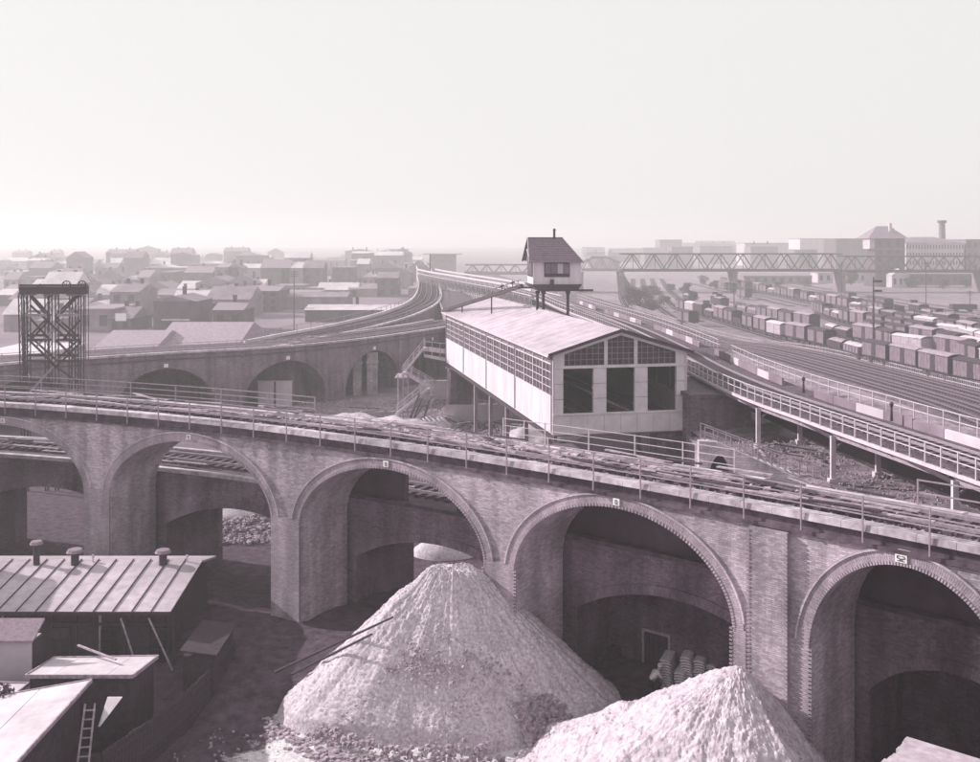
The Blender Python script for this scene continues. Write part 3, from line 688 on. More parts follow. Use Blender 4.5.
r2 = slab_shed([(-26, 32.5, 1.7), (-15.85, 32.5, 3.5), (-15.85, 41.8, 3.5), (-26, 41.8, 1.7)], .08, 'shed with the largest, nearly white roof in the bottom left corner', boards=5)
r3 = slab_shed([(-24, 42.3, 2.6), (-19.25, 42.4, 2.6), (-19.15, 43.6, 2.6), (-24, 43.6, 2.7)], .07, 'small pale lean-to roof at the left edge behind the largest roof')
# small white hut with dark roof
hu = empty('white_hut', (-20.3, 45.6, 0), 0, 'small whitewashed hut with dark pitched roof at the left edge', 'hut')
MB().box(-5, .6, -.45, .5, 0, 3.75).obj('wall', PLASTER, hu)
MB().hexa([(-5.2, -.6, 3.74), (.7, -.6, 3.74), (.75, .52, 4.3), (-5.2, .52, 4.3), (-5.2, -.6, 3.82), (.7, -.6, 3.82), (.75, .52, 4.4), (-5.2, .52, 4.4)]).obj('roof', SLATE, hu)
MB().box(.602, .66, -.42, .5, 0, 3.72).obj('side_wall', TIMBER, hu)
# trestle ladder leaning by the pale roofs, with a pale board beside it
la = empty('ladder', (-15.2, 39.6, 0), radians(8), 'ladder leaning against the dark shed wall in the bottom left', 'ladder')
for sx in (-.22, .22): MB().beam((sx, -1.5, .1), (sx * .8, .5, 3.3), .06, .09).obj('stile', PLANK, la)
for k in range(11): z = .4 + .27 * k; y = -1.5 + 2.0 * (z - .1) / 3.2; MB().beam((-.22, y, z), (.22, y, z), .045).obj('rung', PLANK, la)
tag(MB().hexa([PY(338 / 3.43 - .5, 540 + 640 / 3.43, 39.9), PY(343 / 3.43, 540 + 640 / 3.43, 39.8), PY(419 / 3.43, 540 + 540 / 3.43, 40.6), PY(368 / 3.43, 540 + 540 / 3.43, 40.7)] + [(a[0], a[1] + .05, a[2] + .01) for a in (PY(338 / 3.43 - .5, 540 + 640 / 3.43, 39.9), PY(343 / 3.43, 540 + 640 / 3.43, 39.8), PY(419 / 3.43, 540 + 540 / 3.43, 40.6), PY(368 / 3.43, 540 + 540 / 3.43, 40.7))]).obj('leaning_board', FELT), 'pale tapering board standing beside the ladder in the bottom left', 'board')
# dark board fence running down the right side of the sheds
fe = empty('board_fence', (-12.9, 46, 0), 0, 'dark upright board fence along the right side of the sheds', 'fence')
fp = Path([(-12.3, 50.5), (-12.6, 47), (-13.4, 43), (-14.6, 39.5)], .5); t = 0; bm1 = MB().box(-.10, .10, -.02, .02, 0, 1.75).mesh('fence_board', TIMBER)
while t < fp.L:
    inst('fence_board', bm1, fe, Vector(fp.off(t, 0, random.uniform(-.03, .03))) - Vector(fe.location), (0, 0, fp.heading(t))); t += .215
for zz in (.4, 1.4): loc(ribbon(fp, 0, fp.L, [(.03, zz), (.08, zz), (.08, zz + .1), (.03, zz + .1)], .8), fe).obj('fence_rail', TIMBER, fe)
ex = empty('lean_to', (-13.2, 49, 0), 0, 'dark flat-topped lean-to at the right end of the long shed', 'shed')
MB().box(-.6, .8, -1.8, 1.6, 0, 2.3).obj('walls', TIMBER, ex); MB().hexa([(-.7, -2, 2.55), (.95, -2, 2.35), (.95, 1.8, 2.35), (-.7, 1.8, 2.55), (-.7, -2, 2.63), (.95, -2, 2.43), (.95, 1.8, 2.43), (-.7, 1.8, 2.63)]).obj('roof', TIMBER, ex)
# shed interior yard clutter under the long roof: poles and a barrow-like trestle
for (xa, xb, lb) in ((-17.2, -16.2, 'thin rafter leaning below the long shed eave, the left one'), (-15.9, -14.6, 'thin rafter leaning below the long shed eave, the right one')):
    tag(MB().beam((xa, 48.9, 3.4), (xb, 48.3, 1.2), .06).obj('rafter', PLANK), lb, 'rafter')
# taller building out to the left whose shadow falls across the long shed
nb = empty('side_building', (-33.6, 53.4, 0), 0, 'brick side building at the left beyond the long shed', 'building')
MB().box(-4, 4, -1.85, 1.8, 0, 8.3).obj('wall', PLASTD, nb); MB().hexa([(-4.2, -2, 8.3), (4.1, -2, 8.3), (4.1, 1.95, 8.3), (-4.2, 1.95, 8.3), (-4.2, -1.8, 8.5), (4.1, -1.8, 8.5), (4.1, 1.7, 8.5), (-4.2, 1.7, 8.5)]).obj('roof', SLATE, nb)
# leafy things: real leaf faces
def leaf_mesh(name, clusters, n, s):
    mb = MB()
    for (cx, cy, cz, rx, rz) in clusters:
        for k in range(n):
            u = Vector((random.gauss(0, 1), random.gauss(0, 1), random.gauss(0, 1))).normalized() * (random.random() ** .4)
            c = Vector((cx + u.x * rx, cy + u.y * rx, cz + u.z * rz)); a = Vector((random.uniform(-1, 1), random.uniform(-1, 1), random.uniform(-1, 1))).normalized(); b = a.orthogonal().normalized(); q = s * random.uniform(.5, 1.2)
            mb.quad(c - a * q, c - b * q * .5, c + a * q, c + b * q * .5)
    return mb.mesh(name, LEAF)
bu = empty('bush', (-19.5, 41.9, 1.0), 0, 'dark leafy bush in front of the small white hut', 'bush')
inst('leaves', leaf_mesh('leaves', [(0, 0, 1.7, .55, .6), (-.6, 0, 1.4, .6, .6), (.4, .1, 1.2, .4, .5)], 420, .10), bu)
MB().tube((0, 0, -1), (-.1, 0, 1.2), .08, .04).obj('stem', BARK, bu)

# ================================================================== FAR VIADUCT (C), two branches
zc = 7.8
Pc = [P(-120, 376, zc), P(-60, 369, zc), P(0, 363, zc), P(79, 357.5, zc), P(168, 352, zc), P(220, 349.4, zc), P(277, 346, zc), P(345, 340, zc), P(400, 333, zc), P(446, 326, zc), P(475, 320, zc)]
PC = Path(Pc, 1.5)
def s_at_px(path, q):
    return min([k * .1 for k in range(int(path.L * 10))], key=lambda s: abs(CX + F * path.off(s, 0)[0] / path.off(s, 0)[1] - q))
rootC = empty('inner_far_viaduct', (0, 0, 0), 0, 'far brick viaduct with round arches crossing behind the steel tower towards the station hall', 'viaduct')
cent = [s_at_px(PC, q) for q in (166, 277, 374)]; pitch = (cent[2] - cent[0]) / 2
bC = [(cent[0] + pitch * k - pitch * .385, cent[0] + pitch * k + pitch * .385, 1.1, 5.85) for k in range(-4, 4)]
bC = [b for b in bC if b[0] > 1 and b[1] < PC.L - 1]
viaduct(rootC, PC, .5, PC.L - .5, zc - .25, 7.5, bC, BRICKC, ring=True, ringw=.5, ring_mat=BRICKC, proud=.08)
ribbon(PC, .5, PC.L - .5, [(-.25, zc - .248), (.3, zc - .248), (.3, zc), (-.25, zc)], 2).obj('coping', COPING, rootC)
ribbon(PC, .5, PC.L - .5, [(7.1, zc - .248), (7.6, zc - .248), (7.6, zc), (7.1, zc)], 2).obj('rear_coping', COPING, rootC)
ribbon(PC, .5, PC.L - .5, [(-.12, zc - .95), (.0, zc - .95), (.0, zc - .8), (-.12, zc - .8)], 2).obj('string_course', COPD, rootC)
ribbon(PC, .5, PC.L - .5, [(.31, zc - .247), (7.09, zc - .247), (7.09, zc - .14), (.31, zc - .14)], 2).obj('ballast_bed', BALLAST, rootC)
for b in bC: ribbon(PC, b[0] - .3, b[1] + .3, [(7.55, -.3), (7.75, -.3), (7.75, 6.3), (7.55, 6.3)], 2).obj('infill_wall', BRICKI, rootC)  # walls added behind the arches to keep sun off the vaults
for i, b in enumerate(bC): ribbon(PC, (b[0] + b[1]) / 2 - .25, (b[0] + b[1]) / 2 + .25, [(-.16, 6.0), (-.09, 6.0), (-.09, 6.45), (-.16, 6.45)], .6).obj('number_plate', SIGNW, rootC)
Po_near = Path([P(230, 349.5, zc), P(277, 346, zc), P(317, 338, zc), P(374, 326, zc), P(419, 312.5, zc), P(440, 299, zc), P(439, 284, zc), P(434, 276, zc), P(430, 268, zc), P(424, 262, zc)], 2)
rootO = empty('outer_far_viaduct', (0, 0, 0), 0, 'narrow brick viaduct branch curving away to the hazy horizon', 'viaduct')
sp = 13.6; bO = []
s = s_at_px(Po_near, 429.0) if False else 62.0
bO = [(s0_, s0_ + 3.2, 3.2, 4.8) for s0_ in [62 + 14 * k for k in range(12)] if s0_ + 5 < Po_near.L]
viaduct(rootO, Po_near, 10, Po_near.L - 2, zc - .25, 6.2, bO, BRICKC, ring=True, ringw=.4, ring_mat=BRICKC, hood=False)
ribbon(Po_near, 6, Po_near.L - 2, [(-.2, zc - .248), (.3, zc - .248), (.3, zc + .05), (-.2, zc + .05)], 3).obj('coping', COPING, rootO)
ribbon(Po_near, 6, Po_near.L - 2, [(5.9, zc - .248), (6.3, zc - .248), (6.3, zc + .35), (5.9, zc + .35)], 3).obj('rear_coping', WHITE, rootO)
ribbon(Po_near, 6, Po_near.L - 2, [(.31, zc - .247), (5.89, zc - .247), (5.89, zc - .13), (.31, zc - .13)], 3).obj('ballast_bed', BALLAST, rootO)
for o, lb in ((1.7, 'near track of the branch curving away to the horizon'), (4.4, 'outer track of the branch curving away to the horizon')): track(Po_near, 8, Po_near.L - 4, o, zc - .15, lb, gap=1.3, rw=.06)
for o, lb in ((2.0, 'front track on the far viaduct behind the steel tower'), (5.4, 'rear track on the far viaduct behind the steel tower')): track(PC, 2, PC.L - 3, o, zc - .15, lb, gap=.9)
railing(PC, 3, PC.L - 2, .0, zc, 1.0, 3.3, 'thin railing along the front edge of the far viaduct behind the steel tower', nrails=2, r=.035, m=IRONG)
railing(Po_near, 10, 250, 6.1, zc + .3, .9, 4.5, 'thin railing along the outer edge of the branch curving away', nrails=1, r=.04, m=IRONG)
railing(Po_near, 12, 200, -.0, zc, .9, 4.5, 'thin railing along the inner edge of the branch curving away', nrails=1, r=.04, m=IRONG)
# small shed roofs seen through the far arches
def simple_building(name, x0, x1, y0, y1, h, label, wall=PLASTER, roof=SLATE, rh=2.0, ridge='x', wins=(0, 0), cat='building', rz=0, chim=0, group=None, over=.3, hip=False, flat=False, wm=GLASS, z0=0):
    cx, cy = (x0 + x1) / 2, (y0 + y1) / 2; w, d = x1 - x0, y1 - y0
    r = empty(name, (cx, cy, z0), rz, label, cat, group)
    MB().box(-w / 2, w / 2, -d / 2, d / 2, -.5, h).obj('wall', wall, r)
    W, D = w / 2 + over, d / 2 + over
    if flat: ro = MB().box(-W, W, -D, D, h + .002, h + .35).obj('roof', roof, r)
    else:
        mb = MB()
        if ridge == 'x':
            i = W * .0 if not hip else min(D, W * .6)
            a = [(-W, -D, h), (W, -D, h), (W, D, h), (-W, D, h)]; p, q = (-W + i, 0, h + rh), (W - i, 0, h + rh)
            mb.quad(a[0], a[1], q, p).quad(a[2], a[3], p, q).tri(a[1], a[2], q).tri(a[3], a[0], p).quad(*[(v[0], v[1], h + .002) for v in a])
        else:
            i = 0 if not hip else min(W, D * .6)
            a = [(-W, -D, h), (W, -D, h), (W, D, h), (-W, D, h)]; p, q = (0, -D + i, h + rh), (0, D - i, h + rh)
            mb.quad(a[1], a[2], q, p).quad(a[3], a[0], p, q).tri(a[0], a[1], p).tri(a[2], a[3], q).quad(*[(v[0], v[1], h + .002) for v in a])
        ro = mb.obj('roof', roof, r)
    for k in range(chim):
        MB().box(-.4, .4, -.4, .4, 0, 2.2).box(-.5, .5, -.5, .5, 2.2, 2.4).obj('chimney', PLASTD, ro, ((k + .5) / chim * w - w / 2, .8, h + rh * .5))
    nx, nz = wins
    if nx:
        ww = w / nx * .45; wh = h / nz * .5; wmh = MB().box(-ww / 2, ww / 2, -.05, .0, -wh / 2, wh / 2).mesh('window', wm); sm = MB().box(-ww / 2 - .1, ww / 2 + .1, -.14, .0, -wh / 2 - .12, -wh / 2).mesh('sill', wall)
        for a in range(nx):
            for b in range(nz):
                q = inst('window', wmh, r, (-w / 2 + w * (a + .5) / nx, -d / 2 - .003, h * (b + .52) / nz)); inst('sill', sm, q)
    return r
def bpx(px0, px1, ytop, ybase, depth, **kw):
    """building whose front base line is at photo row ybase (ground) and eave at ytop"""
    Y = F * H / (ybase - HY); h = H - (ytop - HY) / F * Y
    rhpx = kw.pop('rhpx', None)
    if rhpx: kw['rh'] = rhpx / F * Y
    return simple_building(kw.pop('name', 'building'), (px0 - CX) / F * Y, (px1 - CX) / F * Y, Y, Y + depth, max(h, 1.5), **kw)
bpx(232, 283, 392, 398, 8, name='low_shed', label='low shed with white-edged roof seen through the second far arch', wall=PLASTD, roof=FELT, rhpx=16, cat='shed')
bpx(128, 150, 383, 394, 8, name='low_shed', label='shed end seen through the left far arch', wall=PLASTD, roof=FELT, rhpx=8, cat='shed')
for i, (px, lb) in enumerate(((266, 'left of the two pale slabs under the second far arch'), (284, 'right of the two pale slabs under the second far arch'))):
    x, y = P(px, 407, 0); tag(MB().box(x - 1.0, x + 1.0, y - .1, y + .1, 0, 3.2).box(x - 1.1, x + 1.1, y - .15, y + .15, 3.2, 3.3).obj('pale_slab', PLASTER), lb, 'slab')

for i, (pa, pb, lb) in enumerate(((353, 361, 'left brick pillar standing under the third far arch'), (367, 377, 'right brick pillar standing under the third far arch'))):
    y0 = 143.0 if i else 142.0; x0, x1 = (pa - CX) / F * y0, (pb - CX) / F * y0; tag(MB().box(x0, x1, y0, y0 + 1, 0, 5.6).box(x0 - .12, x1 + .12, y0 - .12, y0 + 1.1, 4.2, 4.4).obj('brick_pillar', BRICKL), lb, 'pillar')
# debris-covered ground between the near and far viaducts
def mound(name, cx, cy, rx, ry, h, m, label, kind=None, cat='heap', seed=1):
    from mathutils import noise as mn
    mb = MB(); n = 40; R = 12
    for i in range(R + 1):
        for j in range(n):
            r = i / R; th = 2 * pi * j / n; x = cx + rx * r * cos(th); y = cy + ry * r * sin(th)
            z = h * (1 - r * r) + mn.noise(Vector((x * .6, y * .6, seed))) * h * .5 - (.3 if i == R else 0); mb.v.append((x, y, z)); mb.uv.append((0, 0))
    for i in range(R):
        for j in range(n): k = (j + 1) % n; mb.f.append((i * n + j, i * n + k, (i + 1) * n + k, (i + 1) * n + j))
    return tag(mb.obj(name, m, smooth=True), label, cat, None, kind)
for (px, py, rx, ry, h, m, lb) in ((350, 421, 4, 3, .9, SANDG, 'low rubble mound left of the iron stairs'), (398, 427, 5, 3, 1.0, SANDG, 'low rubble mound in front of the iron stairs'), (440, 424, 3, 2.5, 1.0, SANDG, 'rubble mound at the foot of the brick pier below the hall'), (545, 437, 4, 3.5, 1.8, SANDG, 'gravel mound under the near corner of the station hall'),
                                   (620, 640, 1, 1, .1, SANDG, 'thin scatter of gravel by the plank door'), (225, 512, 3.5, 2.4, .9, SANDG, 'pale debris heap seen through the second near arch'), (445, 552, 2.4, 2.0, 1.3, SANDG, 'pale gravel heap behind the third near arch')):
    x, y = P(px, py, 0); mound('rubble_mound', x, y, rx, ry, h, m, lb, seed=px)
for k in range(55):
    x, y = P(random.uniform(290, 560), random.uniform(404, 432), 0)
    tag(inst('loose_plank', pm[k % 5], None, (x, y, random.uniform(.1, .9)), (random.uniform(-.1, .1), random.uniform(-.15, .15), random.uniform(0, 3.14)), (1.3, 1.5, 1.5)),
        'board lying among the rubble between the two viaducts', 'plank', 'boards among the rubble between the viaducts')
rubble('rubble', [(*P(random.uniform(280, 560), random.uniform(400, 436), 0), random.uniform(-.05, .1)) for k in range(3500)], STONE, .04, .16, 'rubble covering the ground between the two viaducts')
rubble('arch_debris', [(*P(random.uniform(205, 300), random.uniform(500, 545), 0), .1) for k in range(700)], STONE, .05, .2, 'debris on the ground seen through the second near arch')

# ================================================================== STEEL TOWER (hoisting frame)
tw = empty('steel_tower', (0, 0, 0), 0, 'dark braced iron hoisting tower with sheave wheels on its top beam at the left', 'hoisting tower')
TY = 88.0
def tp(px, py, dy=0): return Vector(((px - CX) / F * (TY + dy), TY + dy, H - (py - HY) / F * TY))
cols = [22, 33, 47, 51, 60, 72, 82]
zt = tp(0, 293).z
posts = [(20, 0, 24), (25, 0, 27), (29, 4.4, 29), (46.5, 0, 47), (50.5, 4.4, 51), (57, 0, 57), (71, 4.4, 70), (77, 0, 76.5), (82.5, 0, 82)]
for (pt, dy, pb) in posts:
    a = tp(pt, 293, dy); b = Vector((tp(pb, 0, dy).x, TY + dy, -.2))
    for q in (-.13, .13): MB().beam(b + Vector((q, 0, 0)), a + Vector((q, 0, 0)), .09, .07, up=(0, 1, 0)).obj('leg', IRON, tw)
    lc = MB(); n = 26
    for k in range(n):
        u = a.lerp(b, k / n); v = a.lerp(b, (k + 1) / n); s = .12 if k % 2 else -.12
        lc.beam(u + Vector((s, 0, 0)), v + Vector((-s, 0, 0)), .035, .04)
    lc.obj('lattice', IRONG if pt in (25, 57, 82.5) else IRON, tw)
for dy in (0, 4.4):
    for py in (315, 340, 361): 
        for (a, b) in ((27, 47), (57, 79)):
            A = tp(a, py, dy); B = tp(b, py, dy); MB().beam(A, B, .12, .22).obj('cross_beam', IRONG if py == 315 else IRON, tw)
br_ = [(30, 296, 50, 319), (50, 319, 30, 341), (30, 341, 55, 365), (78, 296, 55, 320), (55, 320, 80, 343), (80, 343, 55, 368), (30, 305, 74, 345), (64, 318, 36, 347), (62, 357, 30, 392), (47, 360, 78, 382), (30, 318, 50, 340), (56, 340, 78, 362), (24, 300, 26, 392), (80, 320, 62, 341)]
for i, (a, b, c, d) in enumerate(br_):
    for dy in ((0, 4.4) if i < 6 else (0,)):
        A = tp(a, b, dy); B = tp(c, d, dy); MB().beam(A, B, .10, .16).obj('brace', IRONG if i in (7, 8) else IRON, tw)
for pxx in (24, 50, 80):
    for py in (296, 340): A = tp(pxx, py); B = tp(pxx, py, 4.4); MB().beam(A, B, .14, .2).obj('cross_beam', IRON, tw)
for dy in (-.3, 4.6):
    A = tp(20, 290.2, dy); B = tp(87.5, 290.2, dy); MB().beam(A, B, .3, .50).obj('top_beam', IRON, tw)
    for zz in (.27, -.27): MB().beam(A + Vector((0, -.02, zz)), B + Vector((0, -.02, zz)), .42, .05).obj('flange', IRON, tw)
MB().beam(tp(20, 289.5, 2.1), tp(88, 289.5, 2.1), .5, .35).obj('top_beam', IRON, tw)
for (px, py, r) in ((42, 287.2, .25), (68, 284.8, .34), (83.5, 284.8, .34)):
    c = tp(px, py); n = 22; wh = MB()
    for k in range(n):
        a = 2 * pi * k / n; b = 2 * pi * (k + 1) / n; wh.beam(c + Vector((r * cos(a), -.3, r * sin(a))), c + Vector((r * cos(b), -.3, r * sin(b))), .07, .10, up=(0, 1, 0))
    for k in range(3): a = pi * k / 3 + .4; wh.beam(c + Vector((r * cos(a), -.3, r * sin(a))), c - Vector((r * cos(a), .3, r * sin(a))), .04, .04, up=(0, 1, 0))
    wh.obj('sheave_wheel', IRON, tw)
for pxx in (85.5, 88.5): MB().tube(tp(pxx, 286), tp(pxx, 360), .03, .03, 5).obj('hoist_rope', IRON, tw)
for px in (22, 26, 34, 47, 56, 70, 77, 82): A = tp(px, 294); MB().beam(A + Vector((-.22, -.1, 0)), A + Vector((.22, -.1, 0)), .3, .25).obj('bracket', IRONG, tw)

# ================================================================== STATION HALL
ang = radians(11.95); HB = 6.6
hall = empty('station_hall', (4.7, 77.5, HB), ang, 'long white boarded station hall on iron columns, gabled roof, open front showing the tracks', 'station hall')
WH, LH, EH, PH = 10.35, 47.5, 6.05, 7.62
# front base panels with seams
for k in range(8):
    a = k * WH / 8; MB().box(a + .01, a + WH / 8 - .01, -.06, .02, 0, 1.42).obj('base_panel', GREYP, hall)
MB().box(-.05, WH + .05, -.12, .03, 1.422, 1.56).obj('sill_beam', GREYP, hall)
MB().box(0, WH, .021, .12, -.1, 1.42).obj('backing', IRONG, hall)
cl = [(0, .72), (3.06, 4.06), (6.30, 7.30), (9.62, 10.35)]
for (a, b) in cl:
    for z0_, z1_ in ((1.562, 2.6), (2.63, 3.72), (3.75, 4.85)): MB().box(a, b, -.04, .30, z0_, z1_).obj('pillar_panel', GREYP, hall)
    MB().box(a + .03, b - .03, -.02, .28, 1.56, 4.87).obj('pillar_core', IRON, hall)
MB().box(0, WH, -.08, .3, 4.872, 5.08).obj('lintel', GREYP, hall)
# upper gable: three dark glazed fields between mullions, raking frame
def ztop(x): return EH - .12 + (PH - EH) * (1 - abs(x - WH / 2) / (WH / 2))
fields = [(.74, 3.95), (4.09, 6.30), (6.44, 9.6)]
for (a, b) in fields:
    pts = [a, b] if not (a < WH / 2 < b) else [a, WH / 2, b]
    mb = MB()
    for p, q in zip(pts, pts[1:]): mb.quad((p, .12, 5.1), (q, .12, 5.1), (q, .12, ztop(q) - .28), (p, .12, ztop(p) - .28))
    fo = mb.obj('gable_glazing', GLASS, hall)
    n = int(round((b - a) / .43)); bars = MB()
    for k in range(1, n):
        x = a + (b - a) * k / n; bars.beam((x, .10, 5.1), (x, .10, ztop(x) - .28), .035)
    z = 5.5
    while z < 7.6:
        xa = a; xb = b
        while ztop(xa) - .28 < z and xa < b: xa += .05
        while ztop(xb) - .28 < z and xb > a: xb -= .05
        if xb > xa: bars.beam((xa, .09, z), (xb, .09, z), .035)
        z += .43
    bars.obj('glazing_bars', IRONG, fo)
    for x in (a, b): MB().beam((x, 0, 5.08), (x, 0, ztop(x) - .2), .12, .14).obj('mullion', GREYP, hall)
for (a, b) in ((0, .68), (9.66, WH)): MB().hexa([(a, -.03, 5.082), (b, -.03, 5.082), (b, .2, 5.082), (a, .2, 5.082), (a, -.03, ztop(a) - .2), (b, -.03, ztop(b) - .2), (b, .2, ztop(b) - .2), (a, .2, ztop(a) - .2)]).obj('corner_panel', GREYP, hall)
for sgn in (0, 1):
    xa, xb = (0, WH / 2) if sgn == 0 else (WH, WH / 2)
    MB().beam((xa, -.03, EH - .22), (xb, -.03, PH - .22), .16, .22).obj('raking_frame', GREYP, hall)
    MB().beam((xa - (.5 if sgn == 0 else -.5), -.42, EH - .12), (xb, -.42, PH + .06), .10, .22).obj('barge_board', IRON, hall)
# roof in sheets with rolls
ov = .5; nS = 24
for side in (0, 1):
    xe = -ov if side == 0 else WH + ov; ze = EH - ov * (PH - EH) / (WH / 2)
    for k in range(nS):
        y0 = -.4 + (LH + .8) * k / nS; y1 = -.4 + (LH + .8) * (k + 1) / nS - .004; dz = random.uniform(-.004, .004)
        q = [(xe, y0, ze), (WH / 2, y0, PH), (WH / 2, y1, PH), (xe, y1, ze)]
        MB().hexa([(a, b, c - .07) for a, b, c in q] + [(a, b, c + dz + .03) for a, b, c in q]).obj('roof_sheet', ROOFM, hall)
        MB().beam((xe, y1, ze + .03), (WH / 2, y1, PH + .03), .035, .02).obj('roof_roll', ROOFM, hall)
MB().beam((WH / 2, -.42, PH + .05), (WH / 2, LH + .4, PH + .05), .22, .08).obj('ridge_cap', ROOFM, hall)
for yy in (.25, 12, 24, 36, LH - .3): MB().tube((-.12, yy, .1), (-.12, yy, EH - .3), .05, .05, 6).obj('downpipe', IRONG, hall)
MB().beam((-ov - .03, -.4, EH - .22), (-ov - .03, LH + .4, EH - .22), .10, .14).obj('gutter', IRONP, hall)
# long side: boards below, glazed band, lattice frieze
for side, xx, sg in ((0, 0, -1), (1, WH, 1)):
    nb_ = 64
    for k in range(nb_):
        a = LH * k / nb_; b = LH * (k + 1) / nb_ - .012; MB().box(min(xx, xx + sg * .05), max(xx, xx + sg * .05), a, b, 0, 2.72 + 0).obj('wall_board', WHITE, hall)
    MB().box(min(xx - sg * .08, xx - sg * .001), max(xx - sg * .08, xx - sg * .001), 0, LH, 0, 2.72).obj('wall_backing', IRONG, hall)
    MB().box(min(xx - sg * .02, xx + sg * .09), max(xx - sg * .02, xx + sg * .09), 0, LH, 2.722, 2.84).obj('window_sill', WHITE, hall)
    MB().box(min(xx - sg * .02, xx + sg * .07), max(xx - sg * .02, xx + sg * .07), 0, LH, 5.12, 5.22).obj('window_head', WHITE, hall)
    nbay = 16; bay = LH / nbay
    gm = MB().box(-.02, .02, .0, bay, 2.85, 5.11).mesh('window_glass', GLASSL)
    bmx = MB()
    for r_ in range(1, 4): bmx.box(-.03, .03, 0, bay, 2.85 + 2.26 * r_ / 4 - .025, 2.85 + 2.26 * r_ / 4 + .025)
    for c_ in (1, 2): bmx.box(-.031, .031, bay * c_ / 3 - .025, bay * c_ / 3 + .025, 2.85, 5.11)
    bme = bmx.mesh('glazing_bars', WHITE)
    fm = MB().box(-.05, .09, -.08, .08, 2.84, 5.95).mesh('mullion', WHITE)
    lt = MB()
    for q in range(6):
        a = bay * q / 6; b = bay * (q + 1) / 6; lt.beam((0, a, 5.26), (0, b, 5.80), .035); lt.beam((0, b, 5.26), (0, a, 5.80), .035)
    lt.beam((0, 0, 5.53), (0, bay, 5.53), .03); ltm = lt.mesh('lattice_frieze', WHITE)
    for k in range(nbay):
        gl = inst('window_glass', gm, hall, (xx + sg * .0, bay * k, 0)); inst('glazing_bars', bme, gl, (sg * .025, 0, 0))
        inst('mullion', fm, hall, (xx, bay * k, 0), (0, 0, 0), (sg, 1, 1)); inst('lattice_frieze', ltm, hall, (xx + sg * .02, bay * k, 0))
    MB().box(min(xx - sg * .12, xx - sg * .08), max(xx - sg * .12, xx - sg * .08), 0, LH, 5.22, 5.9).obj('frieze_backing', GLASSL, hall)
    MB().box(xx - .07, xx + .07, -.05, .10, 0, 5.9).obj('corner_post', IRONP, hall)
MB().box(.1, WH - .1, .13, LH, -.15, .95).obj('floor_deck', IRON, hall)
for k in range(12): MB().beam((0.1, 2 + k * 4, 5.65), (WH / 2, 2 + k * 4, 7.25), .1).beam((WH - .1, 2 + k * 4, 5.65), (WH / 2, 2 + k * 4, 7.25), .1).beam((.1, 2 + k * 4, 5.6), (WH - .1, 2 + k * 4, 5.6), .08).obj('roof_truss', IRON, hall)
PHc = Path([(4.7 + .978 * 4.9 - .207 * (-3), 77.5 + .207 * 4.9 + .978 * (-3) + 2.5), (4.7 + .978 * 4.9 - .207 * LH * .5, 77.5 + .207 * 4.9 + .978 * LH * .5), (4.7 + .978 * 4.9 - .207 * LH, 77.5 + .207 * 4.9 + .978 * LH), (-2.2, 150), (-3.6, 180), (-7.2, 230), (-14.5, 330)], 2)
for o, lb in ((-2.4, 'left-hand track running through the station hall'), (2.2, 'right-hand track running through the station hall')): track(PHc, 1.5, 60, -o, HB + .97, lb, gap=.65)
# hall columns
for i, (fx, fy) in enumerate([(.25, f) for f in (2, 9.5, 16.5, 23.5, 31)] + [(WH - .3, f) for f in (9.5, 23.5, 38)]):
    MB().box(-.16, .16, -.16, .16, -HB, -.12).box(-.3, .3, -.3, .3, -HB, -HB + .3).obj('column', IRONG, hall, (fx, fy, 0))
for fy in (9.5, 23.5): MB().beam((.2, fy, -.4), (WH - .2, fy, -.4), .3, .5).obj('floor_beam', IRON, hall)
MB().beam((.15, 0, -.3), (.15, LH, -.3), .25, .36).obj('floor_beam', IRON, hall); MB().beam((WH - .15, 0, -.3), (WH - .15, LH, -.3), .25, .36).obj('floor_beam', IRON, hall)
MB().box(-1.2, 1.3, -1.2, 1.2, -HB - .3, -.7).box(-1.4, 1.5, -1.4, 1.4, -.7, -.5).obj('brick_pier', BRICKD, hall, (1.2, LH - 1.5, 0))
MB().box(-1.0, 1.0, -.8, .8, -HB - .3, -.12).obj('brick_pier', BRICKD, hall, (WH - 1.1, 1.2, 0))
# approach deck behind the hall joining the branch
ad = empty('approach_deck', (0, 0, 0), 0, 'iron deck carrying the hall tracks away behind the hall', 'bridge')
ribbon(PHc, 50, 200, [(-3.6, HB + .2), (3.8, HB + .2), (3.8, HB + .9), (-3.6, HB + .9)], 3).obj('deck', BALLAST, ad)
ribbon(PHc, 50, 200, [(3.81, HB - .6), (4.0, HB - .6), (4.0, HB + 1.1), (3.81, HB + 1.1)], 3).obj('girder', IRONG, ad)
for k in range(9): x, y, z = PHc.off(60 + 16 * k, 0); MB().box(x - 2, x + 2, y - .8, y + .8, -.2, HB + .19).obj('pier', BRICKD, ad)

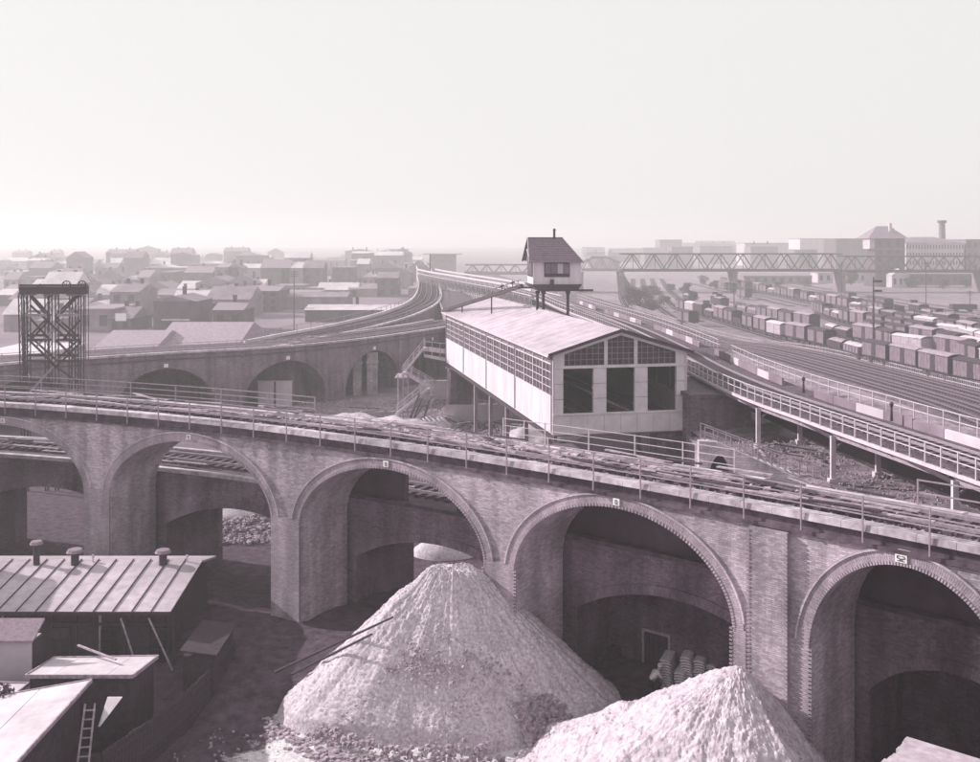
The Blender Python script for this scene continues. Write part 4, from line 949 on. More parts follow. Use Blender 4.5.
# landing between far viaduct and hall with white panelled side, iron stairs
ld = empty('footbridge', (0, 0, 0), 0, 'short white panelled footbridge between the iron stairs and the hall', 'footbridge')
LY = 124.5
def lp(px, py, dy=0): return Vector(((px - CX) / F * (LY + dy), LY + dy, H - (py - HY) / F * (LY + dy)))
for (a, b, c, d) in ((424, 354, 449, 358.5),): MB().hexa([lp(a, b + 3), lp(c, d + 3.5), lp(c, d + 3.5, 2.4), lp(a, b + 3, 2.4), lp(a, b), lp(c, d), lp(c, d, 2.4), lp(a, b, 2.4)]).obj('deck', WHITE, ld)
for k in range(6): u = lp(424, 348.5).lerp(lp(449, 352), k / 6); v = lp(424, 348.5).lerp(lp(449, 352), (k + .93) / 6); MB().beam(u, v, .05, .55).obj('side_panel', WHITE, ld)
for dy in (0, 2.3):
    MB().beam(lp(424, 341.5, dy), lp(449, 344, dy), .07).obj('handrail', IRONP, ld)
    for k in range(4): a = lp(424 + 8 * k, 342 + k * .8, dy); MB().beam(a, a - Vector((0, 0, 1.5)), .07).obj('railing_post', IRONP, ld)
stx = empty('iron_stairs', (0, 0, 0), 0, 'zigzag iron staircase with railings climbing to the footbridge left of the hall', 'stairs')
def flight(a, b, w, m=IRONP, parts=True):
    a = Vector(a); b = Vector(b); off = Vector((0, w, 0)); n = max(4, int(abs(a.z - b.z) / .2))
    for o in (Vector(), off):
        MB().beam(a + o, b + o, .07, .26).obj('stringer', m, stx)
        MB().beam(a + o + Vector((0, 0, 1.0)), b + o + Vector((0, 0, 1.0)), .06).beam(a + o + Vector((0, 0, .55)), b + o + Vector((0, 0, .55)), .04).obj('handrail', m, stx)
        for k in range(5): p = a.lerp(b, k / 4) + o; MB().beam(p, p + Vector((0, 0, 1.0)), .055).obj('baluster', m, stx)
    for k in range(n + 1): p = a.lerp(b, k / n); MB().box(p.x - .16, p.x + .16, p.y, p.y + w, p.z - .02, p.z + .02).obj('step', m, stx)
flight(lp(424, 348, -1), lp(402, 375, -1), 1.6); flight(lp(404, 373, -3), lp(432, 389, -3), 1.5); flight(lp(428, 389, -5), lp(396, 415, -5), 1.5)
MB().box(lp(397, 0).x, lp(409, 0).x, LY - 3.2, LY + .8, lp(0, 374).z - .12, lp(0, 374).z).obj('landing', IRONG, stx)
MB().box(lp(427, 0).x, lp(436, 0).x, LY - 5.2, LY - 1.4, lp(0, 389).z - .12, lp(0, 389).z).obj('landing', IRONG, stx)
for px in (398, 403, 408):
    for dy in (-3.1, .7):
        a = lp(px, 374, dy); MB().beam(a, Vector((a.x, a.y, 0)), .12).obj('post', IRONP if px == 398 else IRONG, stx)
for dy in (-5, -1.6): a = lp(431, 389, dy); MB().beam(a, Vector((a.x, a.y, 0)), .12).obj('post', IRONP, stx)
for k in range(5):
    z0_ = 5.3 - k * 1.06; xa, xb = lp(402, 0, -3).x, lp(409, 0, -3).x; MB().beam((xa, LY - 3.1, z0_), (xb, LY - 3.1, z0_ - 1.06), .06).beam((xb, LY - 3.1, z0_), (xa, LY - 3.1, z0_ - 1.06), .06).obj('brace', IRONG, stx)
for k in range(8):
    px = random.uniform(396, 424); a = lp(px, 418, -7); b = lp(px + random.uniform(3, 12), random.uniform(392, 404), -5.6)
    tag(MB().beam(a, b, .12, .06).obj('leaning_board', TIMBER), 'board leaning against the foot of the iron staircase', 'board', 'boards leaning by the iron staircase')
# pale low wall and building behind the hall columns
wl = empty('pale_wall', (0, 0, 0), 0, 'long low pale wall seen between the hall columns', 'wall')
x0, y0 = P(446, 386, 0); x1, y1 = P(545, 386, 0)
MB().box(x0 - 3, x1 + 4, 138, 138.3, 0, 2.4).obj('wall', PLASTER, wl); MB().box(x0 - 3.1, x1 + 4.1, 137.9, 138.4, 2.402, 2.55).obj('coping', COPING, wl)
wl2 = empty('pale_wall', (0, 0, 0), 0, 'nearer pale wall strip seen below the first between the hall columns', 'wall')
MB().box(P(458, 402, 0)[0] - 1, P(545, 402, 0)[0] + 2, 121, 121.3, 0, 2.0).obj('wall', PLASTER, wl2)

# ================================================================== SIGNAL CABIN above the hall
CY = 101.0
def cpx(px, py, dy=0): return Vector(((px - CX) / F * CY, CY + dy, H - (py - HY) / F * CY))
cb = empty('signal_cabin', (cpx(555, 0).x, CY + 2.5, 14.2), radians(6), 'white signal cabin with steep tiled roof raised on dark iron columns above the hall roof', 'signal cabin')
zb = cpx(0, 284.5).z - 14.2; zeave = cpx(0, 262).z - 14.2; zr = cpx(0, 238).z - 14.2
w2 = 2.28; d2 = 2.2
MB().box(-w2, w2, -d2, d2, zb, zeave).obj('wall', WHITE, cb)
# window band front: frame, panes
wf = MB().box(-1.26, 1.22, -d2 - .07, -d2 - .003, zeave - 1.45, zeave - .08).obj('window', TIMBER, cb)
for k in range(4): MB().box(-1.18 + .60 * k, -.64 + .60 * k, -d2 - .10, -d2 - .072, zeave - 1.12, zeave - .16).obj('pane', PLASTM if k != 2 else PLASTER, wf)  # pale panes paint in the sky's reflection
ws = MB().box(-w2 - .07, -w2 - .003, -1.6, 1.6, zeave - 1.45, zeave - .08).obj('window', TIMBER, cb)
for k in range(5): MB().box(-w2 - .10, -w2 - .072, -1.5 + .62 * k, -.98 + .62 * k, zeave - 1.35, zeave - .16).obj('pane', GLASSL, ws)
for xx in (-w2 - .02, w2 + .02): MB().box(xx - .05, xx + .05, -d2 - .06, -d2 + .04, zb, zeave).obj('corner_board', WHITE, cb)
MB().box(1.3, 1.36, -d2 - .05, -d2 - .002, zb, zeave).obj('batten', GREYP, cb)
# roof: steep, half-hipped at the right
ro = MB(); E_ = .35; a = [(-w2 - .5, -d2 - E_, zeave + .02), (w2 + .3, -d2 - E_, zeave - .05), (w2 + .3, d2 + E_, zeave - .05), (-w2 - .5, d2 + E_, zeave + .02)]
p = (-w2 - .25, 0, zr); q = (w2 - 1.35, 0, zr); q1 = (w2 - .2, -.9, zr - 1.15); q2 = (w2 - .2, .9, zr - 1.15)
ro.quad(a[0], a[1], q, p).quad(a[2], a[3], p, q).tri(a[1], a[2], q)
o = ro.obj('roof', SLATE, cb)
for k in range(11):
    u = k / 11; A = Vector(a[0]).lerp(Vector(p), u); B = Vector(a[1]).lerp(Vector(q), u); MB().beam(A + Vector((0, -.03, .03)), B + Vector((0, -.03, .03)), .05, .035).obj('tile_course', SLATE, o)
MB().beam((p[0], 0, zr + .03), (q[0], 0, zr + .03), .14, .08).obj('ridge_cap', IRON, o)
MB().tube((w2 - 2.2, 0, zr - .3), (w2 - 2.2, 0, zr + .75), .12, .12, 8).tube((w2 - 2.2, 0, zr + .75), (w2 - 2.2, 0, zr + .95), .19, .08, 8).obj('chimney', IRON, o)
# gable end left: boards and brace
MB().tri((-w2 - .15, -d2, zeave), (-w2 - .15, d2, zeave), (-w2 - .15, 0, zr - .1)).obj('gable', TIMBER, cb)
for s_ in (-1, 1): MB().beam((-w2 - .5, s_ * (d2 + .2), zeave), (-w2 - .3, 0, zr), .08, .16).obj('barge_board', WHITE if s_ < 0 else TIMBER, cb)
MB().beam((-w2 - .5, -d2 - .1, zeave + .5), (-w2 - .35, .2, zeave + 1.2), .08).beam((-w2 - .5, -1.2, zeave), (-w2 - .35, -1.2, zeave + 1.3), .08).obj('gable_brace', WHITE, cb)
# platform, tapered brackets and columns
zc_ = cpx(0, 291.5).z - 14.2
MB().hexa([(-w2 + .55, -d2 - .1, zc_), (w2 - .35, -d2 - .1, zc_), (w2 - .35, d2, zc_), (-w2 + .55, d2, zc_), (-w2 - .35, -d2 - .3, zb - .003), (w2 + .1, -d2 - .3, zb - .003), (w2 + .1, d2 + .3, zb - .003), (-w2 - .35, d2 + .3, zb - .003)]).obj('platform_girder', IRON, cb)
MB().box(w2 - .1, w2 + 1.5, -1.0, -.8, zb - .75, zb - .55).obj('arm', IRON, cb)
for (xx, yy) in ((-1.25, -1.6), (-.85, 1.2), (1.15, -1.6), (1.65, 1.2), (-1.75, -1.0)): MB().box(-.12, .12, -.14, .14, -3.2, zc_).box(-.2, .2, -.2, .2, zc_ - .25, zc_).obj('column', IRON, cb, (xx, yy, 0))
MB().box(-.75, -.4, -d2 - .55, -d2 - .3, zb, zb + .5).obj('lever_box', IRON, cb)
# walkway with signal gear running down to the far corner of the hall roof
wk = empty('signal_walkway', (0, 0, 0), 0, 'dark sloping walkway from the signal cabin down to the far hall roof corner', 'walkway')
A = Vector(PY(443, 311.5, 124)); B = Vector(PY(522, 286.5, 102)); B2 = Vector(PY(530, 290, 102))
MB().beam(A, B, .35, .22).obj('beam', IRON, wk); MB().beam(A + Vector((0, 1, .1)), B + Vector((0, 1, .1)), .25, .2).obj('beam', IRON, wk)
for k in range(16): p_ = A.lerp(B, k / 16); MB().beam(p_, p_ + Vector((0, 1, .1)), .1).obj('rung', IRON, wk)
for f in (.28, .66): p_ = A.lerp(B, f); MB().beam(p_, p_ - Vector((0, 0, 1.9)), .14).obj('post', IRON, wk)
for k in range(5):
    p_ = A.lerp(B, .72 + .06 * k); MB().beam(p_, p_ + Vector((0, 0, .7 + .25 * (k % 2))), .08).beam(p_ + Vector((-.2, 0, .6)), p_ + Vector((.25, 0, .8)), .14).obj('signal_gear', IRON if k % 2 else IRONP, wk)
x_, y_ = PY(523, 283, 101.5)[:2]
MB().box(x_ - .5, x_ + .9, y_, y_ + .7, 16.3, 16.45).obj('landing', IRON, wk)

# ================================================================== STEEL VIADUCT (D) right of the hall
def P3(px, py, z): return (*P(px, py, z), 0)
PD = Path([(24.4, 36), P(980, 486, 9.9), P(905, 459, 9.9), P(831, 432.5, 9.9), P(806, 423, 9.9), P(744, 400, 9.9), P(692, 375, 9.9), (16.4, 105), (15.2, 130), (11.5, 165), (7.4, 206), (-4.8, 260), (-17.2, 311), (-24, 345)], 1.5)
# heading runs away from the camera; its left (+offset) side is our near side
zD = 10.2
dD = empty('iron_viaduct', (0, 0, 0), 0, 'pale iron plate-girder viaduct on thin columns running from the right edge past the hall', 'viaduct')
PDs = PD
ribbon(PD, 0, PD.L - 1, [(-4.2, zD - .12), (-.01, zD - .12), (-.01, zD), (-4.2, zD)], 2).obj('deck', BALLAST, dD)
ribbon(PD, 0, PD.L - 1, [(0, 9.93), (.12, 9.93), (.12, 10.12), (0, 10.12)], 1.5).obj('edge_girder', IRONP, dD)
ribbon(PD, 0, PD.L - 1, [(-.30, 9.55), (-.22, 9.55), (-.22, 10.07), (-.30, 10.07)], 1.5).obj('web_girder', IRONG, dD)
ribbon(PD, 0, PD.L - 1, [(-4.5, 7.3), (-4.21, 7.3), (-4.21, 10.12), (-4.5, 10.12)], 2).obj('rear_girder', IRON, dD)
ribbon(PD, 0, PD.L - 1, [(-1.4, 9.3), (-1.1, 9.3), (-1.1, zD - .122), (-1.4, zD - .122)], 2).obj('floor_girder', IRON, dD)
for k in range(60):
    t = 1 + 2.6 * k
    if t < 110: MB().beam(PD.off(t, -.02, 9.95), PD.off(t, -4.2, 9.95), .2, .3).obj('cross_girder', IRON, dD)
def s_px(path, q, o=0, ymax=200):
    return min([k * .2 for k in range(int(path.L * 5)) if path.off(k * .2, 0)[1] < ymax], key=lambda s: abs(CX + F * path.off(s, o)[0] / path.off(s, o)[1] - q))
for px in (757, 831, 952):
    t = s_px(PD, px)
    x, y, _ = PD.off(t, -.12); MB().box(-.14, .14, -.12, .12, 6.9, 9.7).box(-.26, .26, -.24, .24, 6.9, 7.25).box(-.34, .34, -.3, .3, 6.85, 6.95).obj('column', IRONP, dD, (x, y, 0))
    # bracket: dark raking strut up the girder away from the column
    MB().beam((x, y, 9.6), PD.off(t + 4.2, .02, 9.98), .14, .22).obj('bracket', IRON, dD)
    x, y, _ = PD.off(t + 1.2, -3.6); MB().box(-.14, .14, -.12, .12, 6.9, 8.9).box(-.26, .26, -.24, .24, 6.9, 7.25).obj('column', IRONP, dD, (x, y, 0))
    a = Vector(PD.off(t, -.15, 8.9)); b = Vector(PD.off(t, -1.2, 9.7)); MB().beam(a, b, .08).obj('brace', IRONG, dD)
railing(PD, 0, 120, .10, 10.12, 1.05, 1.3, 'white railing along the near edge of the iron viaduct right of the hall', nrails=2, r=.028, m=IRONP, pr=.032)
railing(PD, 120, PD.L - 30, .10, 10.12, 1.15, 2.6, 'white railing on the iron viaduct beyond the hall roof', nrails=2, r=.05, m=IRONP)
# far side parapet: white slab with railing above, some slabs missing
t = 0; i = 0
wp = empty('white_parapet', (0, 0, 0), 0, 'low white slab parapet along the rear side of the iron viaduct with gaps', 'parapet')
while t < 150:
    l = 3.2
    if i % 9 not in (3, 4): ribbon(PD, t, t + l - .06, [(-5.6, zD - .35), (-5.45, zD - .35), (-5.45, zD + .22 + random.uniform(-.12, .1)), (-5.6, zD + .2)], 1.6).obj('slab', PLASTM if i % 3 else PLASTER, wp)
    t += l; i += 1
ribbon(PD, 0, 150, [(-6.6, zD - .6), (-4.6, zD - .6), (-4.6, zD - .36), (-6.6, zD - .36)], 2).obj('walkway', BALLAST, wp)
railing(PD, 0, 150, -5.5, zD + .25, 1.0, 1.5, 'white railing along the rear side of the iron viaduct above the slabs', nrails=2, r=.028, m=IRONP)
track(PD, 0, PD.L - 2, -2.1, zD, 'railway track on the iron viaduct right of the hall', gap=.7, g=.74)
# white lattice truss at the far end of that line
tr = empty('lattice_girder', (0, 0, 0), 0, 'long white lattice girder left of the signal cabin leading to the horizon', 'truss bridge')
ta = s_px(PD, 531, 0, 400); ta = min([k * .5 for k in range(int(PD.L * 2)) if PD.off(k * .5)[1] > 195], key=lambda s: abs(CX + F * PD.off(s, .5)[0] / PD.off(s, .5)[1] - 532)); tb_ = PD.L - 6
for o in (.6, -5.2):
    for z0_, z1_ in ((6.2, 6.6), (11.3, 11.75), (10.3, 10.45)): ribbon(PD, ta, tb_, [(o - .15, z0_), (o + .15, z0_), (o + .15, z1_), (o - .15, z1_)], 4).obj('chord', IRONP, tr)
    n = int((tb_ - ta) / 2.6)
    for k in range(n):
        t = ta + 2.6 * k; MB().beam(PD.off(t, o, 6.6), PD.off(t, o, 11.3), .16).obj('vertical', IRONP, tr)
        if k % 2 == 0: MB().beam(PD.off(t, o, 6.6), PD.off(t + 2.6, o, 11.3), .1).obj('diagonal', IRONP, tr)
        else: MB().beam(PD.off(t, o, 11.3), PD.off(t + 2.6, o, 6.6), .1).obj('diagonal', IRONP, tr)
for k in range(5): t = ta + 12 + 25 * k; x, y, _ = PD.off(min(t, tb_), -2.3); MB().box(x - 2.6, x + 2.6, y - 1, y + 1, -.2, 6.2).obj('pier', PLASTM, tr)
# second columns region: brick abutment under the line, right of the hall
ab = empty('brick_abutment', (16.6, 78.5, 0), radians(6), 'dark brick abutment wall between the hall and the iron viaduct', 'abutment')
m_ = MB().box(-1.9, 2.7, -.9, 9, 0, 9.3); m_.obj('wall', BRICKD, ab)
MB().box(-1.95, -1.2, -1.1, -.901, 0, 9.5).obj('buttress', BRICKD, ab); MB().box(-2.05, 2.8, -1.0, 9.1, 9.302, 9.6).obj('cap', COPD, ab)

# raised ground behind the right half of the near viaduct
emb = MB(); poly_in = [PB.off(t, 5.6) for t in [toB(66) + 2 * k for k in range(20)] if t < PB.L - 1]
top = [(p[0], p[1]) for p in poly_in] + [(38, 30), (40, 60), (33, 90), (30, 120), (15.5, 120), (14.9, 82), (13.6, 62)]
from mathutils import noise as mnoise
from mathutils.geometry import tessellate_polygon
def inside(x, y, P_):
    c = False; j = len(P_) - 1
    for i in range(len(P_)):
        if (P_[i][1] > y) != (P_[j][1] > y) and x < (P_[j][0] - P_[i][0]) * (y - P_[i][1]) / (P_[j][1] - P_[i][1] + 1e-9) + P_[i][0]: c = not c
        j = i
    return c
emb.prism(top, -.3, 6.55)
eo = emb.obj('embankment', EARTH); tag(eo, kind='structure')
e2 = MB(); ii = {}; st_ = .8
for j in range(0, 120):
    for i in range(0, 45):
        x = 2 + i * st_; y = 26 + j * st_; e2.v.append((x, y, 6.95 + .35 * mnoise.noise(Vector((x * .35, y * .35, 3))) + .15 * mnoise.noise(Vector((x * 1.4, y * 1.4, 1))))); e2.uv.append((0, 0)); ii[i, j] = len(e2.v) - 1
for j in range(119):
    for i in range(44):
        x = 2 + i * st_ + .4; y = 26 + j * st_ + .4
        if inside(x, y, top): e2.f.append((ii[i, j], ii[i + 1, j], ii[i + 1, j + 1], ii[i, j + 1]))
used_ = {v for f in e2.f for v in f}; mp_ = {v: i for i, v in enumerate(sorted(used_))}
e2.v = [e2.v[v] for v in sorted(used_)]; e2.uv = e2.uv[:len(e2.v)]; e2.f = [tuple(mp_[v] for v in f) for f in e2.f]
tag(e2.obj('embankment_surface', EARTH, smooth=True), kind='structure')
# slope towards the main line
tag(MB().hexa([(30, 118, -.1), (52, 118, -.1), (60, 30, -.1), (38, 30, -.1), (30, 118, 6.5), (30.4, 118, 6.5), (38.5, 30, 6.5), (38, 30, 6.5)]).obj('embankment_slope', YARD), kind='structure')
rubble('embankment_rubble', [(random.uniform(14, 30), random.uniform(46, 74), 7.05) for k in range(3000)], STONE, .03, .10, 'rubble and clods on the raised ground under the iron viaduct')
for k in range(30):
    tag(inst('loose_plank', pm[k % 5], None, (random.uniform(16, 28), random.uniform(48, 70), 7.25), (random.uniform(-.08, .08), random.uniform(-.1, .1), random.uniform(0, 3.1))), 'board lying on the raised ground under the iron viaduct', 'plank', 'boards under the iron viaduct')
# small pale brick arch with raking wing and stairs with railing
SY = 62.0
def sp_(px, py, dy=0): return Vector(((px - CX) / F * (SY + dy), SY + dy, H - (py - HY) / F * (SY + dy)))
wa = empty('arched_wing_wall', (0, 0, 0), 0, 'pale brick wing wall with a small arch and raking top below the stairs at right', 'wall')
ax0, ax1 = sp_(707, 0).x, sp_(730, 0).x; zbase = 6.3; zcr = sp_(0, 454).z
MB().box(ax0 - .1, ax1 + .1, SY + .15, SY + .25, 6.3, zcr + .1).obj('opening_shade', VOID, wa)  # dark sheet standing in for the shade inside the arch
tx = [sp_(698, 0).x, ax0] ; outl = lambda x: sp_(0, 441).z + (sp_(0, 482).z - sp_(0, 441).z) * max(0, (x - sp_(716, 0).x)) / (sp_(815, 0).x - sp_(716, 0).x)
mb = MB(); N_ = 60; xa_, xb_ = sp_(699, 0).x, sp_(815, 0).x
def low(x):
    if ax0 < x < ax1: c = (ax0 + ax1) / 2; a_ = (ax1 - ax0) / 2; return zbase + (zcr - zbase) * sqrt(max(0, 1 - ((x - c) / a_) ** 2))
    return zbase - .4
for k in range(N_):
    a = xa_ + (xb_ - xa_) * k / N_; b = xa_ + (xb_ - xa_) * (k + 1) / N_
    ya = SY - (a - xa_) * .35; yb = SY - (b - xa_) * .35
    la_, lb_ = low(a + 1e-4), low(b - 1e-4); ta1, tb1 = max(outl(a), la_ + .02), max(outl(b), lb_ + .02)
    mb.hexa([(a, ya, la_), (b, yb, lb_), (b, yb + .5, lb_), (a, ya + .5, la_), (a, ya, ta1), (b, yb, tb1), (b, yb + .5, tb1), (a, ya + .5, ta1)])
mb.obj('wall', BRICKL, wa)
st2 = empty('stairs', (0, 0, 0), 0, 'stair flight with thin double railing descending to the right below the iron viaduct', 'stairs')
sa_, sb_ = sp_(705, 443, 2.6), sp_(828, 490, -.9)
for k in range(18): p_ = sa_.lerp(sb_, k / 18); MB().box(p_.x - .02, p_.x + .48, p_.y, p_.y + 1.3, p_.z - .18, p_.z).obj('step', COPING, st2)
for o_ in (0, 1.3):
    d_ = Vector((0, o_, 0)); MB().beam(sa_ + d_, sb_ + d_, .1, .2).obj('stringer', IRONG, st2)
    for hgt in (1.0, .55): MB().beam(sa_ + d_ + Vector((0, 0, hgt)), sb_ + d_ + Vector((0, 0, hgt)), .05).obj('handrail', IRONG, st2)
    for k in range(10): p_ = sa_.lerp(sb_, k / 9) + d_; MB().beam(p_, p_ + Vector((0, 0, 1.02)), .055).obj('railing_post', IRONG, st2)

# ================================================================== MAIN LINE AND GOODS YARD
tag(MB().quad((-20, 128, .02), (60, 92, .02), (420, 92, .02), (420, 980, .02)).quad((-20, 128, .02), (420, 980, .02), (20, 980, .02), (-8, 500, .02)).obj('goods_yard', YARD), kind='structure')
PE = Path([(56.2, 70), (58.5, 100), P(980, 411, 0), P(864, 377, 0), P(772, 353, 0), P(680, 337, 0), P(575, 299, 0), (8, 520), (-10, 700)], 3)
tag(ribbon(PE, 0, PE.L, [(-7.5, .03), (7.2, .03), (6.6, .5), (-6.9, .5)], 5).obj('main_line_bed', BALLAST), kind='structure')
for o, lb in ((5, 'nearest track of the main line behind the iron viaduct'), (1.6, 'second main line track from the viaduct'), (-2, 'third main line track from the viaduct'), (-5.4, 'farthest main line track, beside the picket fence')):
    track(PE, 0, PE.L - 5, o, .5, lb, gap=.8, rw=.06)
fc = empty('picket_fence', (0, 0, 0), 0, 'long low pale picket fence between the main line and the wagons', 'fence')
mb = MB(); t = 0
while t < 260: 
    p_ = PE.off(t, -9.0, 0); mb.beam(p_, (p_[0], p_[1], 1.25), .12, .06); t += .55
tag(mb.obj('pickets', PLASTER, fc), kind='stuff')
for zz in (.35, .95): ribbon(PE, 0, 260, [(-9.05, zz), (-8.98, zz), (-8.98, zz + .1), (-9.05, zz + .1)], 4).obj('fence_rail', PLASTER, fc)

# wagons: prototypes, local x = length, base at rail level
def running_gear(r, L, dark=TIMBER):
    MB().box(-L / 2, L / 2, -1.1, -1.0, .85, 1.1).box(-L / 2, L / 2, 1.0, 1.1, .85, 1.1).box(-L / 2 - .02, -L / 2 + .15, -1.2, 1.2, .85, 1.12).box(L / 2 - .15, L / 2 + .02, -1.2, 1.2, .85, 1.12).obj('underframe', IRON, r)
    wm_ = MB().tube((0, -.80, 0), (0, -.68, 0), .48, .48, 12).tube((0, .68, 0), (0, .80, 0), .48, .48, 12).tube((0, -.68, 0), (0, .68, 0), .07, .07, 6).mesh('wheelset', IRON)
    for x in (-L * .28, L * .28): inst('wheelset', wm_, r, (x, 0, .48))
    bf = MB().tube((0, -.85, 0), (.45, -.85, 0), .07, .07, 6).tube((.45, -.85, 0), (.5, -.85, 0), .2, .2, 8).tube((0, .85, 0), (.45, .85, 0), .07, .07, 6).tube((.45, .85, 0), (.5, .85, 0), .2, .2, 8).mesh('buffers', IRON)
    inst('buffers', bf, r, (L / 2, 0, 1.0)); inst('buffers', bf, r, (-L / 2, 0, 1.0), (0, 0, pi))
def covered(body, side, roofm, L=7.6, h=2.35, cabin=False):
    r = empty('covered_wagon'); running_gear(r, L)
    MB().box(-L / 2, L / 2, -1.32, 1.32, 1.102, 1.102 + h).obj('body', body, r)
    for s in (-1, 1):
        for k0 in (0, 5):
            mb = MB()
            for k in range(k0, k0 + 4):
                a = -L / 2 + L * k / 9 + .1; mb.box(a, a + L / 9 - .2, min(s * 1.322, s * 1.36), max(s * 1.322, s * 1.36), 1.2, 1.0 + h)
            mb.box(-L / 2 + L * k0 / 9 + .1, -L / 2 + L * (k0 + 4) / 9 - .1, min(s * 1.321, s * 1.335), max(s * 1.321, s * 1.335), 1.3, .9 + h)
            mb.obj('side_panel', side, r)
        MB().box(-.62, .62, min(s * 1.322, s * 1.42), max(s * 1.322, s * 1.42), 1.15, 1.05 + h).obj('door', body, r)
    rf = MB(); n = 6
    for k in range(n):
        a0 = -1.45 + 2.9 * k / n; a1 = -1.45 + 2.9 * (k + 1) / n; f = lambda a: 1.105 + h + .34 * (1 - (a / 1.45) ** 2)
        rf.hexa([(-L / 2 - .12, a0, f(a0)), (L / 2 + .12, a0, f(a0)), (L / 2 + .12, a1, f(a1)), (-L / 2 - .12, a1, f(a1)), (-L / 2 - .12, a0, f(a0) + .06), (L / 2 + .12, a0, f(a0) + .06), (L / 2 + .12, a1, f(a1) + .06), (-L / 2 - .12, a1, f(a1) + .06)])
    rf.obj('roof', roofm, r)
    if cabin: MB().box(L / 2 - 1.0, L / 2 + .05, -.8, .8, 1.3 + h, 2.1 + h).box(L / 2 - 1.1, L / 2 + .15, -.95, .95, 2.102 + h, 2.2 + h).obj('brake_cabin', body, r)
    return r
def open_wagon(body, load=None, L=7.0, h=1.2, hoops=False):
    r = empty('open_wagon'); running_gear(r, L)
    MB().box(-L / 2, L / 2, -1.3, 1.3, 1.102, 1.2).box(-L / 2, L / 2, -1.3, -1.22, 1.2, 1.1 + h).box(-L / 2, L / 2, 1.22, 1.3, 1.2, 1.1 + h).box(-L / 2, -L / 2 + .08, -1.22, 1.22, 1.2, 1.1 + h).box(L / 2 - .08, L / 2, -1.22, 1.22, 1.2, 1.1 + h).obj('body', body, r)
    mb = MB()
    for s in (-1, 1):
        for k in range(6): x = -L / 2 + .1 + (L - .3) * k / 5; mb.box(x, x + .12, min(s * 1.302, s * 1.36), max(s * 1.302, s * 1.36), 1.05, 1.1 + h)
    tag(mb.obj('stanchions', TIMBER, r), kind='stuff')
    if load:
        mb = MB(); N = 10
        for i in range(N):
            for j in range(4):
                x0 = -L / 2 + .1 + (L - .2) * i / N; x1 = x0 + (L - .2) / N; y0 = -1.2 + .6 * j; f = lambda x, y: 1.0 + h + .55 * (1 - (y / 1.3) ** 2) * (1 + .25 * sin(2.2 * x)) - .1
                mb.quad((x0, y0, f(x0, y0)), (x1, y0, f(x1, y0)), (x1, y0 + .6, f(x1, y0 + .6)), (x0, y0 + .6, f(x0, y0 + .6)))
        mb.obj('load', load, r)
    if hoops:
        mb = MB()
        for s, x in [(0, -L / 2), (1, L / 2)]:
            mb.beam((x, -1.25, 1.1), (x, -1.25, 3.1), .16).beam((x, 1.25, 1.1), (x, 1.25, 3.1), .16).beam((x, -1.25, 3.1), (x, 1.25, 3.1), .16)
        mb.beam((-L / 2, -1.25, 3.1), (L / 2, -1.25, 3.1), .16).beam((-L / 2, 1.25, 3.1), (L / 2, 1.25, 3.1), .16).obj('hoops', IRON, r)
        MB().box(-L / 2 + .2, L / 2 - .2, -1.1, 1.1, 1.2, 2.7).obj('load', TARP, r)
    return r
PROTO = {'cd': covered(WAGD, WAGS, WAGD), 'cb': covered(WAGD, WAGD, SLATE, cabin=True), 'cs': covered(WAGD, WAGS, TARP, L=8.2, h=2.5), 'cl': covered(WAGL, WAGL, FELT, h=2.1), 'od': open_wagon(WAGD), 'ol': open_wagon(WAGS, SANDW), 'ot': open_wagon(TIMBER, TARP), 'oh': open_wagon(WAGS, hoops=True)}
DESC = {'cd': 'dark covered wagon with slatted sides', 'cb': 'dark covered wagon with raised brake cabin', 'cs': 'long covered wagon with grey roof', 'cl': 'pale covered goods wagon', 'od': 'empty dark open wagon', 'ol': 'open wagon heaped with pale load', 'ot': 'low wagon under a tarpaulin', 'oh': 'hooped open wagon'}
LENS = {'cd': 8.7, 'cb': 8.7, 'cs': 9.3, 'cl': 8.7, 'od': 8.1, 'ol': 8.1, 'ot': 8.1, 'oh': 8.1}
ORD = ['first', 'second', 'third', 'fourth', 'fifth', 'sixth', 'seventh', 'eighth', 'ninth', 'tenth', 'eleventh', 'twelfth', 'thirteenth', 'fourteenth', 'fifteenth', 'sixteenth', 'seventeenth', 'eighteenth', 'nineteenth', 'twentieth'] + ['twenty-' + w for w in ('first', 'second', 'third', 'fourth', 'fifth', 'sixth', 'seventh', 'eighth', 'ninth')] + ['thirtieth'] + ['thirty-' + w for w in ('first', 'second', 'third', 'fourth', 'fifth')]
used = set()
def z4(x, y): return (680 + x / 3.267, 210 + y / 3.267)
